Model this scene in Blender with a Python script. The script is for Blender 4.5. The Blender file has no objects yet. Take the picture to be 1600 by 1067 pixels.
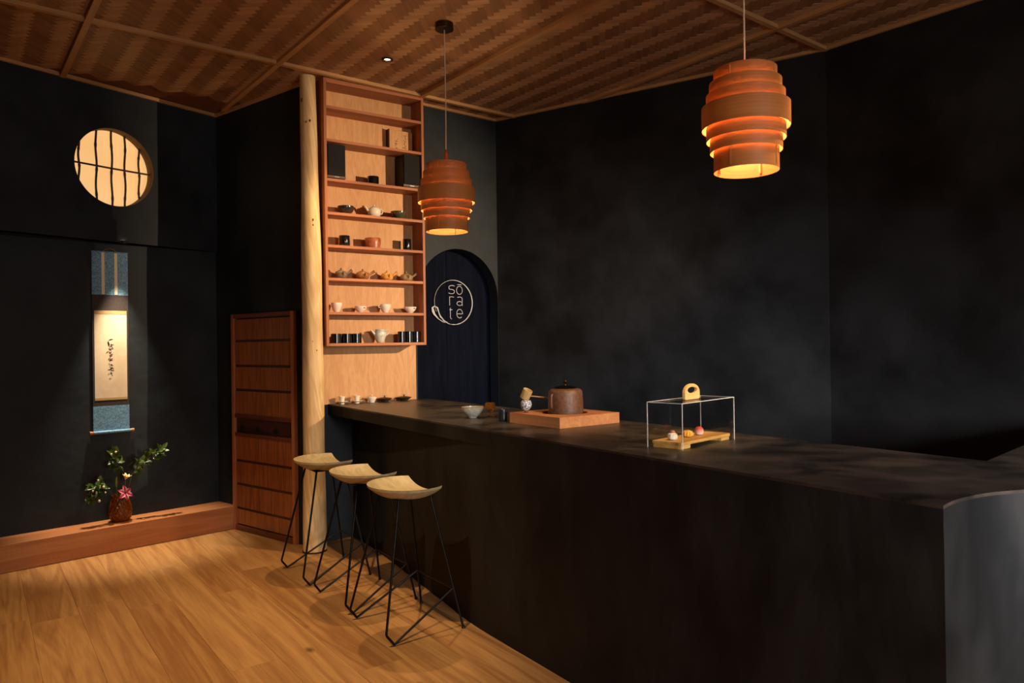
import bpy, bmesh, math, random
from mathutils import Vector, Matrix
R = random.Random(7)
SC = bpy.context.scene
COL = SC.collection

# ------------------------------------------------------------------ camera
H_EYE, FPX = 1.575, 1150.0
cam_d = bpy.data.cameras.new('camera'); cam = bpy.data.objects.new('camera', cam_d); COL.objects.link(cam)
cam_d.sensor_fit = 'HORIZONTAL'; cam_d.sensor_width = 36.0; cam_d.lens = FPX / 1600 * 36
cam_d.clip_start = 0.05; cam_d.clip_end = 100
_ro, _pi = math.radians(0.8), math.radians(0.22)
_fw = Vector((0, math.cos(_pi), math.sin(_pi))); _u0 = Vector((0, -math.sin(_pi), math.cos(_pi))); _x0 = Vector((1, 0, 0))
_rt = _x0 * math.cos(_ro) - _u0 * math.sin(_ro); _up = _x0 * math.sin(_ro) + _u0 * math.cos(_ro)
cam.matrix_world = Matrix(((_rt.x, _up.x, -_fw.x, 0), (_rt.y, _up.y, -_fw.y, 0), (_rt.z, _up.z, -_fw.z, H_EYE), (0, 0, 0, 1)))
SC.camera = cam

# ------------------------------------------------------------------ world, exposure, lights
w = bpy.data.worlds.new('world'); SC.world = w; w.use_nodes = True
w.node_tree.nodes['Background'].inputs[0].default_value = (0.5, 0.6, 0.8, 1)
w.node_tree.nodes['Background'].inputs[1].default_value = 0.01
SC.view_settings.view_transform = 'Standard'; SC.view_settings.look = 'None'
SC.view_settings.exposure = 0.0; SC.view_settings.gamma = 1.0; SC.view_settings.use_curve_mapping = False

WARM = (1.0, 0.68, 0.37)
def lamp(kind, name, loc, energy, color, target=None, **kw):
    d = bpy.data.lights.new(name, kind); d.energy = energy; d.color = color
    for k, v in kw.items(): setattr(d, k, v)
    o = bpy.data.objects.new(name, d); COL.objects.link(o); o.location = loc
    if target is not None:
        o.rotation_euler = (Vector(target) - Vector(loc)).to_track_quat('-Z', 'Y').to_euler()
    return o
P_ARM = (3.14, 3.79, 2.57)            # assumed bracket spotlight, unseen on the right wall, aimed at the shelves
P_SPOT = (-0.88, 5.36, 3.635)         # the recessed downlight seen in the ceiling
P_SPOT2 = (-1.62, 3.05, 3.635)        # an assumed second one in the same row, above the top of the frame
P_ALC = (-3.12, 5.93, 2.425)          # in the soffit over the scroll
P_WIN_ASSUMED = (3.35, -1.45, 1.75)           # assumed shop window behind the camera, to the right, added for daylight
lamp('SPOT', 'light_assumed_bracket', P_ARM, 1080, (1.0, 0.71, 0.44), (-1.00, 5.93, 2.0), spot_size=math.radians(54), spot_blend=1.0, shadow_soft_size=0.02)
lamp('SPOT', 'light_downlight', P_SPOT, 175, WARM, (-1.55, 5.0, 0), spot_size=math.radians(80), spot_blend=0.8, shadow_soft_size=0.03)
lamp('SPOT', 'light_assumed_downlight_front', P_SPOT2, 285, WARM, (-1.35, 4.25, 0), spot_size=math.radians(70), spot_blend=0.9, shadow_soft_size=0.04)
lamp('SPOT', 'light_alcove', P_ALC, 270, (1.0, 0.82, 0.60), (-3.06, 5.87, 0), spot_size=math.radians(48), spot_blend=0.9, shadow_soft_size=0.015)
lamp('AREA', 'light_assumed_window', P_WIN_ASSUMED, 42, (0.97, 0.97, 1.0), (1.75, 4.2, 0.60), shape='RECTANGLE', size=1.5, size_y=1.0, spread=math.radians(40))  # narrow daylight fill aimed at the counter end, its window is assumed

lamp('AREA', 'light_added_soft_fill', (P_WIN_ASSUMED[0], P_WIN_ASSUMED[1], 1.75), 64, (1.0, 0.95, 0.90), (0.5, 4.0, 1.9), shape='RECTANGLE', size=1.5, size_y=1.3, spread=math.radians(150))  # added broad soft fill at the assumed window, lifts ceiling and pendants
P_BAR = (1.9, 3.0, 3.635)             # assumed downlight added over the bar, above the top of the frame
lamp('SPOT', 'light_assumed_downlight_bar', P_BAR, 340, WARM, (0.60, 3.85, 1.15), spot_size=math.radians(35), spot_blend=0.9, shadow_soft_size=0.03)
P_BOUNCE = ((-0.1, 0.7, 3.635), (1.4, -0.8, 3.635), (-2.0, -0.9, 3.635))   # unseen downlights added behind the viewer, their floor bounce warms the ceiling
for _p in P_BOUNCE: lamp('SPOT', 'light_bounce_fill', _p, 220, WARM, (_p[0], _p[1]+0.1, 0), spot_size=math.radians(74), spot_blend=0.7, shadow_soft_size=0.04)

# ------------------------------------------------------------------ helpers
def lin(h):
    h = h.lstrip('#'); c = [int(h[i:i+2], 16) / 255 for i in (0, 2, 4)]
    return tuple(((x / 12.92) if x <= 0.04045 else ((x + 0.055) / 1.055) ** 2.4) for x in c) + (1,)

class MB:
    def __init__(s): s.v = []; s.f = []
    def add(s, vs, fs):
        n = len(s.v); s.v += [tuple(p) for p in vs]; s.f += [tuple(i + n for i in f) for f in fs]; return s
    def box(s, x0, x1, y0, y1, z0, z1):
        return s.add([(x0,y0,z0),(x1,y0,z0),(x1,y1,z0),(x0,y1,z0),(x0,y0,z1),(x1,y0,z1),(x1,y1,z1),(x0,y1,z1)],
                     [(3,2,1,0),(4,5,6,7),(0,1,5,4),(1,2,6,5),(2,3,7,6),(3,0,4,7)])
    def prism(s, poly, z0, z1):
        n = len(poly); a = sum(poly[i][0]*poly[(i+1)%n][1] - poly[(i+1)%n][0]*poly[i][1] for i in range(n))
        if a < 0: poly = poly[::-1]
        return s.add([(x, y, z0) for x, y in poly] + [(x, y, z1) for x, y in poly],
                     [tuple(range(n))[::-1], tuple(range(n, 2*n))] + [(i, (i+1) % n, n + (i+1) % n, n + i) for i in range(n)])
    def lathe(s, prof, n=32, c=(0, 0, 0), cap0=True, cap1=True, fx=None):
        vs, fs = [], []
        for r, z in prof:
            for k in range(n):
                a = 2*math.pi*k/n; q = (r*math.cos(a), r*math.sin(a), z)
                if fx: q = fx(q, a)
                vs.append((c[0]+q[0], c[1]+q[1], c[2]+q[2]))
        for i in range(len(prof)-1):
            for k in range(n):
                k2 = (k+1) % n; fs.append((i*n+k, i*n+k2, (i+1)*n+k2, (i+1)*n+k))
        if cap0: fs.append(tuple(range(n))[::-1])
        if cap1: fs.append(tuple((len(prof)-1)*n + k for k in range(n)))
        return s.add(vs, fs)
    def tube(s, pts, r, n=8, cap=True):
        pts = [Vector(p) for p in pts]; m = len(pts); rs = r if isinstance(r, (list, tuple)) else [r]*m
        vs, fs = [], []; up = None
        for i, p in enumerate(pts):
            t = (pts[min(i+1, m-1)] - pts[max(i-1, 0)]).normalized()
            if up is None:
                up = Vector((0, 0, 1)) if abs(t.z) < 0.9 else Vector((1, 0, 0))
            a = t.cross(up).normalized(); b = a.cross(t).normalized(); up = b
            for k in range(n):
                th = 2*math.pi*k/n; vs.append(p + (a*math.cos(th) + b*math.sin(th)) * rs[i])
        for i in range(m-1):
            for k in range(n):
                k2 = (k+1) % n; fs.append((i*n+k, i*n+k2, (i+1)*n+k2, (i+1)*n+k))
        if cap: fs.append(tuple(range(n))[::-1]); fs.append(tuple((m-1)*n+k for k in range(n)))
        return s.add(vs, fs)
    def sphere(s, c, r, n=16, m=10, sc=(1, 1, 1)):
        prof = [(r*math.sin(math.pi*i/m)+1e-5, -r*math.cos(math.pi*i/m)) for i in range(m+1)]
        return s.lathe(prof, n, c, fx=lambda q, a: (q[0]*sc[0], q[1]*sc[1], q[2]*sc[2]))
    def xf(s, M):
        s.v = [tuple(M @ Vector(p)) for p in s.v]; return s
    def build(s, name, mat, parent=None, smooth=False, bevel=0, loc=None, segs=2):
        me = bpy.data.meshes.new(name); me.from_pydata(s.v, [], s.f)
        bm = bmesh.new(); bm.from_mesh(me); bmesh.ops.recalc_face_normals(bm, faces=bm.faces[:])
        if smooth:
            for f in bm.faces: f.smooth = True
            ang = math.radians(38)
            for e in bm.edges:
                if len(e.link_faces) == 2 and e.calc_face_angle(0) > ang: e.smooth = False
        bm.to_mesh(me); bm.free()
        if mat is not None: me.materials.append(mat)
        o = bpy.data.objects.new(name, me); COL.objects.link(o)
        if parent is not None: o.parent = parent
        if loc is not None: o.location = loc
        if bevel:
            md = o.modifiers.new('bevel', 'BEVEL'); md.width = bevel; md.segments = segs; md.limit_method = 'ANGLE'
        return o

def tag(o, label, cat, group=None, kind=None):
    o['label'] = label; o['category'] = cat
    if group: o['group'] = group
    if kind: o['kind'] = kind
    return o
def struct(o, label=None):
    o['kind'] = 'structure'
    if label: o['label'] = label
    return o
def thing(name, label, cat, loc=(0, 0, 0), rz=0, group=None):
    o = bpy.data.objects.new(name, None); COL.objects.link(o); o.empty_display_size = 0.05
    o.location = loc; o.rotation_euler = (0, 0, rz)
    return tag(o, label, cat, group)
def copy_tree(o, parent=None):
    c = o.copy(); COL.objects.link(c)
    if parent is not None: c.parent = parent
    for ch in list(o.children): copy_tree(ch, c)
    return c

# ------------------------------------------------------------------ materials
def newmat(name):
    m = bpy.data.materials.new(name); m.use_nodes = True; nt = m.node_tree
    return m, nt, nt.nodes, nt.links, nt.nodes['Principled BSDF']
def plain(name, col, rough=0.5, metal=0.0, spec=0.5, emit=None, es=0, trans=0, ior=1.45, coat=0):
    m, nt, N, L, b = newmat(name)
    b.inputs['Base Color'].default_value = lin(col) if isinstance(col, str) else col
    b.inputs['Roughness'].default_value = rough; b.inputs['Metallic'].default_value = metal
    b.inputs['Specular IOR Level'].default_value = spec; b.inputs['IOR'].default_value = ior
    b.inputs['Transmission Weight'].default_value = trans; b.inputs['Coat Weight'].default_value = coat
    if emit: b.inputs['Emission Color'].default_value = lin(emit); b.inputs['Emission Strength'].default_value = es
    return m
def speckle(name, c1, c2, scale=60, rough=0.35, bump=0.0, detail=4, pos=(0.35, 0.65), coat=0.0, spec=0.5, stretch=(1, 1, 1), world=False, rvar=0.0, bscale=None):
    m, nt, N, L, b = newmat(name)
    tc = N.new('ShaderNodeTexCoord'); mp = N.new('ShaderNodeMapping'); mp.inputs['Scale'].default_value = stretch
    if world:
        g = N.new('ShaderNodeNewGeometry'); L.new(g.outputs['Position'], mp.inputs[0])
    else: L.new(tc.outputs['Object'], mp.inputs[0])
    nz = N.new('ShaderNodeTexNoise'); nz.inputs['Scale'].default_value = scale; nz.inputs['Detail'].default_value = detail; nz.inputs['Roughness'].default_value = 0.6
    L.new(mp.outputs[0], nz.inputs[0])
    cr = N.new('ShaderNodeValToRGB'); cr.color_ramp.elements[0].position = pos[0]; cr.color_ramp.elements[1].position = pos[1]
    cr.color_ramp.elements[0].color = lin(c1); cr.color_ramp.elements[1].color = lin(c2)
    L.new(nz.outputs[0], cr.inputs[0]); L.new(cr.outputs[0], b.inputs['Base Color'])
    b.inputs['Roughness'].default_value = rough; b.inputs['Coat Weight'].default_value = coat; b.inputs['Specular IOR Level'].default_value = spec
    if rvar:
        mr = N.new('ShaderNodeMapRange'); mr.inputs[3].default_value = rough - rvar; mr.inputs[4].default_value = rough + rvar
        L.new(nz.outputs[0], mr.inputs[0]); L.new(mr.outputs[0], b.inputs['Roughness'])
    if bump:
        bp = N.new('ShaderNodeBump'); bp.inputs['Strength'].default_value = bump; bp.inputs['Distance'].default_value = 0.01
        if bscale:
            n2 = N.new('ShaderNodeTexNoise'); n2.inputs['Scale'].default_value = bscale; L.new(mp.outputs[0], n2.inputs[0]); L.new(n2.outputs[0], bp.inputs['Height'])
        else: L.new(nz.outputs[0], bp.inputs['Height'])
        L.new(bp.outputs[0], b.inputs['Normal'])
    return m
def wood(name, dark, light, along='x', scale=9.0, stretch=14.0, rough=0.5, fine=0.5, rand=0.0, rot=(0, 0, 0), world=False, island=False, knots=False, bump=0.06, spec=0.35, cathedral=0.4):
    """streaky grain along one axis; per-object (and per-island) shift and tint"""
    m, nt, N, L, b = newmat(name)
    tc = N.new('ShaderNodeTexCoord'); oi = N.new('ShaderNodeObjectInfo'); geo = N.new('ShaderNodeNewGeometry')
    src = geo.outputs['Position'] if world else tc.outputs['Object']
    rnd = oi.outputs['Random']
    if island:
        ad = N.new('ShaderNodeMath'); ad.operation = 'ADD'; L.new(rnd, ad.inputs[0]); L.new(geo.outputs['Random Per Island'], ad.inputs[1])
        fr = N.new('ShaderNodeMath'); fr.operation = 'FRACT'; L.new(ad.outputs[0], fr.inputs[0]); rnd = fr.outputs[0]
    rt = N.new('ShaderNodeMapping'); rt.inputs['Rotation'].default_value = rot; L.new(src, rt.inputs[0])
    off = N.new('ShaderNodeVectorMath'); off.operation = 'SCALE'; off.inputs[0].default_value = (13.1, 7.7, 5.3); L.new(rnd, off.inputs['Scale'])
    av = N.new('ShaderNodeVectorMath'); av.operation = 'ADD'; L.new(rt.outputs[0], av.inputs[0]); L.new(off.outputs[0], av.inputs[1])
    mp = N.new('ShaderNodeMapping'); s = [1, 1, 1]; s['xyz'.index(along)] = 1 / stretch; mp.inputs['Scale'].default_value = s
    L.new(av.outputs[0], mp.inputs[0])
    n1 = N.new('ShaderNodeTexNoise'); n1.inputs['Scale'].default_value = scale; n1.inputs['Detail'].default_value = 3; n1.inputs['Distortion'].default_value = cathedral; L.new(mp.outputs[0], n1.inputs[0])
    ml = N.new('ShaderNodeMath'); ml.operation = 'MULTIPLY'; ml.inputs[1].default_value = 9.0; L.new(n1.outputs[0], ml.inputs[0])
    sn = N.new('ShaderNodeMath'); sn.operation = 'PINGPONG'; sn.inputs[1].default_value = 1.0; L.new(ml.outputs[0], sn.inputs[0])
    n2 = N.new('ShaderNodeTexNoise'); n2.inputs['Scale'].default_value = scale * 14; n2.inputs['Detail'].default_value = 2; L.new(mp.outputs[0], n2.inputs[0])
    mx = N.new('ShaderNodeMix'); mx.inputs[0].default_value = fine; L.new(sn.outputs[0], mx.inputs[2]); L.new(n2.outputs[0], mx.inputs[3])
    val = mx.outputs[0]
    if rand:
        r1 = N.new('ShaderNodeMath'); r1.operation = 'MULTIPLY_ADD'; r1.inputs[1].default_value = rand; r1.inputs[2].default_value = -rand / 2; L.new(rnd, r1.inputs[0])
        r2 = N.new('ShaderNodeMath'); r2.operation = 'ADD'; L.new(val, r2.inputs[0]); L.new(r1.outputs[0], r2.inputs[1]); val = r2.outputs[0]
    cr = N.new('ShaderNodeValToRGB'); cr.color_ramp.elements[0].position = 0.15; cr.color_ramp.elements[1].position = 0.85
    cr.color_ramp.elements[0].color = lin(dark); cr.color_ramp.elements[1].color = lin(light); L.new(val, cr.inputs[0])
    col = cr.outputs[0]
    if knots:
        mk = N.new('ShaderNodeMapping'); s2 = [1, 1, 1]; s2['xyz'.index(along)] = 0.55; mk.inputs['Scale'].default_value = s2; L.new(av.outputs[0], mk.inputs[0])
        vo = N.new('ShaderNodeTexVoronoi'); vo.inputs['Scale'].default_value = knots; L.new(mk.outputs[0], vo.inputs[0])
        kr = N.new('ShaderNodeValToRGB'); kr.color_ramp.elements[0].position = 0.02; kr.color_ramp.elements[1].position = 0.075
        kr.color_ramp.elements[0].color = (0.16, 0.10, 0.06, 1); kr.color_ramp.elements[1].color = (1, 1, 1, 1); L.new(vo.outputs['Distance'], kr.inputs[0])
        mu = N.new('ShaderNodeMix'); mu.data_type = 'RGBA'; mu.blend_type = 'MULTIPLY'; mu.inputs[0].default_value = 0.8; L.new(col, mu.inputs[6]); L.new(kr.outputs[0], mu.inputs[7]); col = mu.outputs[2]
    L.new(col, b.inputs['Base Color']); b.inputs['Roughness'].default_value = rough; b.inputs['Specular IOR Level'].default_value = spec
    if bump:
        bp = N.new('ShaderNodeBump'); bp.inputs['Strength'].default_value = bump; bp.inputs['Distance'].default_value = 0.004; L.new(n2.outputs[0], bp.inputs['Height']); L.new(bp.outputs[0], b.inputs['Normal'])
    return m

F_ANG = math.atan2(-0.807, 0.59)      # floor boards
M = {}
M['plaster'] = speckle('dark_limewash_plaster', '#121314', '#27282a', 2.2, 0.60, 0.4, 14, (0.36, 0.66), world=True, spec=0.32, rvar=0.16, bscale=11)
M['plaster_blue'] = speckle('blue_black_limewash_plaster', '#13191e', '#293137', 2.0, 0.62, 0.35, 12, (0.34, 0.68), world=True, spec=0.3, rvar=0.14, bscale=10)
M['plaster_c'] = speckle('dark_polished_plaster', '#0f0f0f', '#282726', 3.0, 0.6, 0.35, 14, (0.36, 0.66), world=True, stretch=(1, 1, 0.55), spec=0.22, rvar=0.12, bscale=12)
M['plaster_top'] = speckle('waxed_plaster_worktop', '#1a1511', '#4c4239', 5.0, 0.38, 0.2, 12, (0.36, 0.66), world=True, spec=0.45, rvar=0.12, bscale=14)
M['oak'] = wood('oak_boards', '#9c6c3e', '#c8995f', 'x', 6.5, 16, 0.42, 0.55, 0.34, knots=2.6, spec=0.4, cathedral=0.8)
M['cedar'] = wood('red_cedar', '#96593a', '#b4734c', 'x', 8, 16, 0.55, 0.5, 0.25)
M['cedar_v'] = wood('red_cedar_upright', '#96593a', '#b4734c', 'z', 8, 16, 0.55, 0.5, 0.25)
M['ply'] = wood('fir_veneer', '#b9834f', '#d2a06c', 'z', 8, 6, 0.55, 0.68, 0.2, cathedral=1.4)
M['step'] = wood('cedar_plank', '#a8683e', '#c98c5a', 'x', 6, 18, 0.5, 0.5)
M['log'] = wood('peeled_log', '#cda872', '#eed09c', 'z', 9, 9, 0.5, 0.45, rot=(0, 0.12, 0), cathedral=0.9)
M['knot'] = plain('log_knot', '#5e3513', 0.6)
M['door_wood'] = wood('dark_cedar_rail', '#5e3019', '#7e4425', 'x', 9, 16, 0.5, 0.5, 0.2)
M['door_reed'] = wood('reeded_cedar_panel', '#74401e', '#b06a36', 'z', 30, 30, 0.5, 0.55, 0.15, bump=0.25)
M['door_rail'] = wood('smoked_rail', '#3d2010', '#532d17', 'x', 9, 14, 0.5, 0.5)
M['door_dark'] = wood('smoked_panel', '#32190d', '#4a2712', 'x', 9, 14, 0.5, 0.5)
M['strip_d'] = wood('woven_cedar_sheen_dark', '#87603f', '#9d724c', 'x', 11, 14, 0.55, 0.55, 0.7, rot=(0, 0, 0), island=True, bump=0.1)  # same cedar, darker tone stands in for grain reflecting less light
M['strip_l'] = wood('woven_cedar_sheen_light', '#ac835e', '#c2976f', 'y', 11, 14, 0.55, 0.55, 0.7, island=True, bump=0.1)  # same cedar, lighter tone stands in for sheen on the crossing grain
M['batten'] = wood('cedar_batten', '#b08250', '#c99b67', 'x', 9, 18, 0.5, 0.5, 0.2)
M['batten_y'] = wood('cedar_batten_cross', '#b08250', '#c99b67', 'y', 9, 18, 0.5, 0.5, 0.2)
M['black_metal'] = plain('black_steel', '#17130f', 0.38, 0.6)
M['seat'] = wood('pale_ash_seat', '#a3926a', '#bfae86', 'y', 12, 12, 0.5, 0.5, 0.1)
M['brass'] = plain('aged_brass', '#4a3a22', 0.35, 0.9)
M['cable'] = plain('ivory_fabric_cable', '#d8c8b4', 0.7)
M['white_glaze'] = plain('white_glaze', '#e4ded2', 0.18, coat=0.4)
M['celadon'] = speckle('pale_celadon_glaze', '#bcc0b2', '#d6d8ca', 40, 0.16, coat=0.5)
M['black_lacquer'] = plain('black_lacquer', '#10100f', 0.2, coat=0.6)
M['black_cloth'] = speckle('black_grille_cloth', '#070707', '#0d0d0d', 900, 0.9)

# ------------------------------------------------------------------ room frame
CEIL = 3.67
V2 = lambda x, y: Vector((x, y))
C0 = V2(-2.649, 6.62)                      # corner alcove wall / return wall
def slab(P, Q, z0, z1, t, mat, name, out=1):
    """upright slab with its room face on the line P-Q; out=+1 thickens to the left of P->Q"""
    P, Q = V2(*P), V2(*Q); d = (Q - P).normalized(); n = V2(-d.y, d.x) * out
    poly = [tuple(P), tuple(Q), tuple(Q + n*t), tuple(P + n*t)]
    o = MB().prism(poly, z0, z1).build(name, mat); struct(o); return o

UP_D = V2(0.586, 0.810); UP_P = V2(-2.649, 6.585); UP_N = V2(0.810, -0.586)        # wall over the alcove
LO_D = V2(0.697, 0.717); LO_P = V2(-2.649, 6.636); LO_N = V2(0.717, -0.697)        # alcove back wall
lo_far = LO_P - LO_D * 5.2
# alcove back wall
struct(slab(lo_far, LO_P + LO_D*0.2, 0, 2.7, 0.14, M['plaster_blue'], 'wall_alcove', 1), 'dark plaster back wall of the alcove behind the scroll')
# upper wall with the round opening
def wall_round(name, P, d, n, s0, s1, z0, z1, cs, cz, r, t, mat):
    angs = sorted(set([round(2*math.pi*k/72, 5) for k in range(72)] + [round(math.atan2(z-cz, s-cs) % (2*math.pi), 5) for s in (s0, s1) for z in (z0, z1)]))
    def outer(a):
        c, si = math.cos(a), math.sin(a); k = 1e9
        if c > 1e-9: k = min(k, (s1-cs)/c)
        if c < -1e-9: k = min(k, (s0-cs)/c)
        if si > 1e-9: k = min(k, (z1-cz)/si)
        if si < -1e-9: k = min(k, (z0-cz)/si)
        return cs + c*k, cz + si*k
    def w3(s, z, dep): p = P + d*s - n*dep; return (p.x, p.y, z)
    vs, fs = [], []; m = len(angs)
    for dep in (0, t):
        for a in angs: vs.append(w3(cs + r*math.cos(a), cz + r*math.sin(a), dep))
        for a in angs: vs.append(w3(*outer(a), dep))
    for k in range(m):
        k2 = (k+1) % m
        fs.append((k, k2, m+k2, m+k)); fs.append((2*m+k, 3*m+k, 3*m+k2, 2*m+k2))
        fs.append((k, 2*m+k, 2*m+k2, k2)); fs.append((m+k, m+k2, 3*m+k2, 3*m+k))
    return struct(MB().add(vs, fs).build(name, mat))
CW = V2(-3.155, 5.887); cs = (CW - UP_P).dot(UP_D); SOFF = 2.44
struct(wall_round('wall_left', UP_P, UP_D, UP_N, -5.7, 0.03, SOFF, CEIL+0.06, cs, 3.034, 0.312, 0.095, M['plaster_blue']), 'dark plaster wall above the alcove with a round opening')
# soffit under that wall, back to the alcove wall
a0 = UP_P - UP_D*5.0; a1 = UP_P - UP_D*0.02
sf = MB().prism([tuple(a0 - UP_N*0.09), tuple(a1 - UP_N*0.001), tuple(LO_P + V2(-0.03, 0.02)), tuple(LO_P - LO_D*4.9)], SOFF, SOFF + 0.03).build('trim_1', M['plaster_blue']); struct(sf, 'underside of the wall above the alcove')

# return wall with the sliding door
R1 = V2(-1.64, 5.83)
struct(slab(C0, R1 + (R1-C0).normalized()*0.06, 0, CEIL+0.06, 0.12, M['plaster_blue'], 'wall_return', 1), 'dark plaster wall behind the panelled door and the log post')
# back wall behind the shelves, then the arched doorway
SU, SN, SF0 = V2(0.828, 0.561), V2(-0.561, 0.828), V2(-1.429, 5.674)              # shelf: along, inwards, front left corner
def sh(s, d): return SF0 + SU*s + SN*d
struct(slab(sh(-0.07, 0.305), sh(0.93, 0.305), 0, CEIL+0.06, 0.10, M['plaster_blue'], 'wall_back', 1), 'dark plaster wall behind the display shelves')
W1, W2 = V2(-0.81, 6.31), V2(-0.126, 6.853); WD = (W2-W1).normalized(); WN = V2(-WD.y, WD.x); WL = (W2-W1).length
def arch_wall():
    AR, ACS, ACZ = 0.432, 0.440, 2.003; T = 0.13
    m = MB(); n = 48; s_lo = -0.06
    cols = [ACS-AR] + [ACS - AR*math.cos(math.pi*k/n) for k in range(1, n)] + [ACS+AR, WL + 0.02]
    cols = sorted(set(round(c, 5) for c in cols))
    def zb(s):
        q = AR*AR - (s-ACS)**2
        return ACZ + math.sqrt(q) if q > 1e-9 else (ACZ if abs(abs(s-ACS)-AR) < 1e-4 else 0.0)
    def w3(s, z, dep): p = W1 + WD*s + WN*dep; return (p.x, p.y, z)
    for a, b in zip(cols[:-1], cols[1:]):
        za, zc = zb(a), zb(b)
        if b <= ACS-AR+1e-4: za = zc = 0
        if a >= ACS+AR-1e-4: za = zc = 0
        vs = [w3(s, z, d) for d in (0, T) for s, z in ((a, za), (b, zc), (b, CEIL+0.06), (a, CEIL+0.06))]
        m.add(vs, [(0,1,2,3), (7,6,5,4), (0,4,5,1), (1,5,6,2), (3,2,6,7), (0,3,7,4)])
    o = m.build('wall_arch', M['plaster_blue']); return struct(o, 'grey plaster wall with an arched doorway')
arch_wall()
# right wall: far stretch, then the stretch that bends towards the viewer
K = V2(2.28, 5.275); K2 = V2(5.83, 1.08)
struct(slab(W2 + V2(-0.004, 0.003), K, 0, CEIL+0.06, 0.12, M['plaster'], 'wall_right', 1), 'dark plaster wall behind the counter')
struct(slab(K, K2, 0, CEIL+0.06, 0.12, M['plaster'], 'wall_right_near', 1), 'nearer stretch of the dark plaster wall, after the bend')
# unseen sides of the room
Q1, Q2 = V2(2.0, -3.2), V2(-3.4, -2.6); Q3 = V2(-6.0, 1.97)
struct(slab(K2, Q1, 0, CEIL+0.06, 0.12, M['plaster'], 'wall_street', 1))
struct(slab(Q1, Q2, 0, CEIL+0.06, 0.12, M['plaster'], 'wall_front', 1))
struct(slab(Q2, Q3, 0, CEIL+0.06, 0.12, M['plaster'], 'wall_entrance', 1))
# passage behind the arch
bk = W1 + WN*0.75; struct(slab(bk - WD*0.3, bk + WD*1.2, 0, 3.0, 0.05, M['plaster'], 'wall_passage', 1))

# ------------------------------------------------------------------ floor boards
FU, FN = V2(0.59, -0.807).normalized(), V2(0.807, 0.59).normalized()
def clip(poly, P, n):
    out = []
    for i in range(len(poly)):
        a, b = poly[i], poly[(i+1) % len(poly)]; da, db = (a-P).dot(n), (b-P).dot(n)
        if da >= 0: out.append(a)
        if da*db < 0: out.append(a + (b-a)*(da/(da-db)))
    return out
halves = [(LO_P, LO_N), (K, V2(-0.549, -0.836)), (K, V2(-0.763, -0.645)), (Q1, V2(-0.745, 0.667)), (Q1, V2(0.11, 0.99)), (Q2, V2(0.87, 0.49)), (C0 + V2(0.05, 0.05), V2(-0.62, -0.78)*1.0)]
halves[-1] = (V2(-1.0, 6.6), V2(-0.2, -0.98))
ROOM = [V2(-6.0, 0.9), V2(-3.4, -2.6), V2(2.0, -3.2), V2(5.83, 1.08), K, V2(-0.12, 6.852), V2(-0.8, 6.4), V2(-1.7, 5.9), C0, V2(-2.66, 6.63)]
fl = MB().prism([(-6.4, -3.4), (6.2, -3.4), (6.2, 7.2), (-6.4, 7.2)], -0.06, -0.021).build('floor', plain('subfloor', '#2a1a0e', 0.9)); struct(fl, 'wide oak floorboards')
ROT_F = math.atan2(FU.y, FU.x)
def to_f(p): return V2(p.dot(FU), p.dot(FN))
known = {2: [-3.72], 0: [-3.44], 3: [-2.9, -4.95]}
for k in range(-28, 26):
    n0 = 0.497 + 0.2467*k; n1 = n0 + 0.2467
    t = -8.2 + R.uniform(-1.5, 0); cuts = [t]
    while t < 7.5: t += R.uniform(1.7, 2.3); cuts.append(t)
    for kk in known.get(k, []):
        cuts = sorted([c for c in cuts if abs(c-kk) > 0.9] + [kk])
    for a, b in zip(cuts[:-1], cuts[1:]):
        g = 0.0004
        poly = [FU*x + FN*y for x, y in ((a+g, n0+g), (b-g, n0+g), (b-g, n1-g), (a+g, n1-g))]
        for P, n in halves:
            poly = clip(poly, P, n) if len(poly) > 2 else []
        if len(poly) < 3: continue
        lp = [tuple(to_f(p)) for p in poly]; cx = sum(p[0] for p in lp)/len(lp); cy = sum(p[1] for p in lp)/len(lp)
        if max(p[0] for p in lp) - min(p[0] for p in lp) < 0.03: continue
        o = MB().prism([(p[0]-cx, p[1]-cy) for p in lp], -0.02, R.uniform(-0.0006, 0.0)).build('floor_board', M['oak'], fl, bevel=0.0007, segs=1)
        c = FU*cx + FN*cy; o.location = (c.x, c.y, 0); o.rotation_euler = (0, 0, math.atan2(FN.y, FN.x) - math.pi/2)
# alcove platform
ST_D = V2(0.703, 0.711).normalized(); ST_P = V2(-2.425, 6.446); ST_H = 0.2
m = MB(); 
o = MB().prism([(-4.4, 0), (0, 0), (0.03, 0.30), (-4.4, 0.30)], 0, ST_H).build('trim_2', M['step'], bevel=0.003)
o.location = (ST_P.x, ST_P.y, 0); o.rotation_euler = (0, 0, math.atan2(ST_D.y, ST_D.x)); struct(o, 'raised cedar platform along the foot of the alcove')

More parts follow.
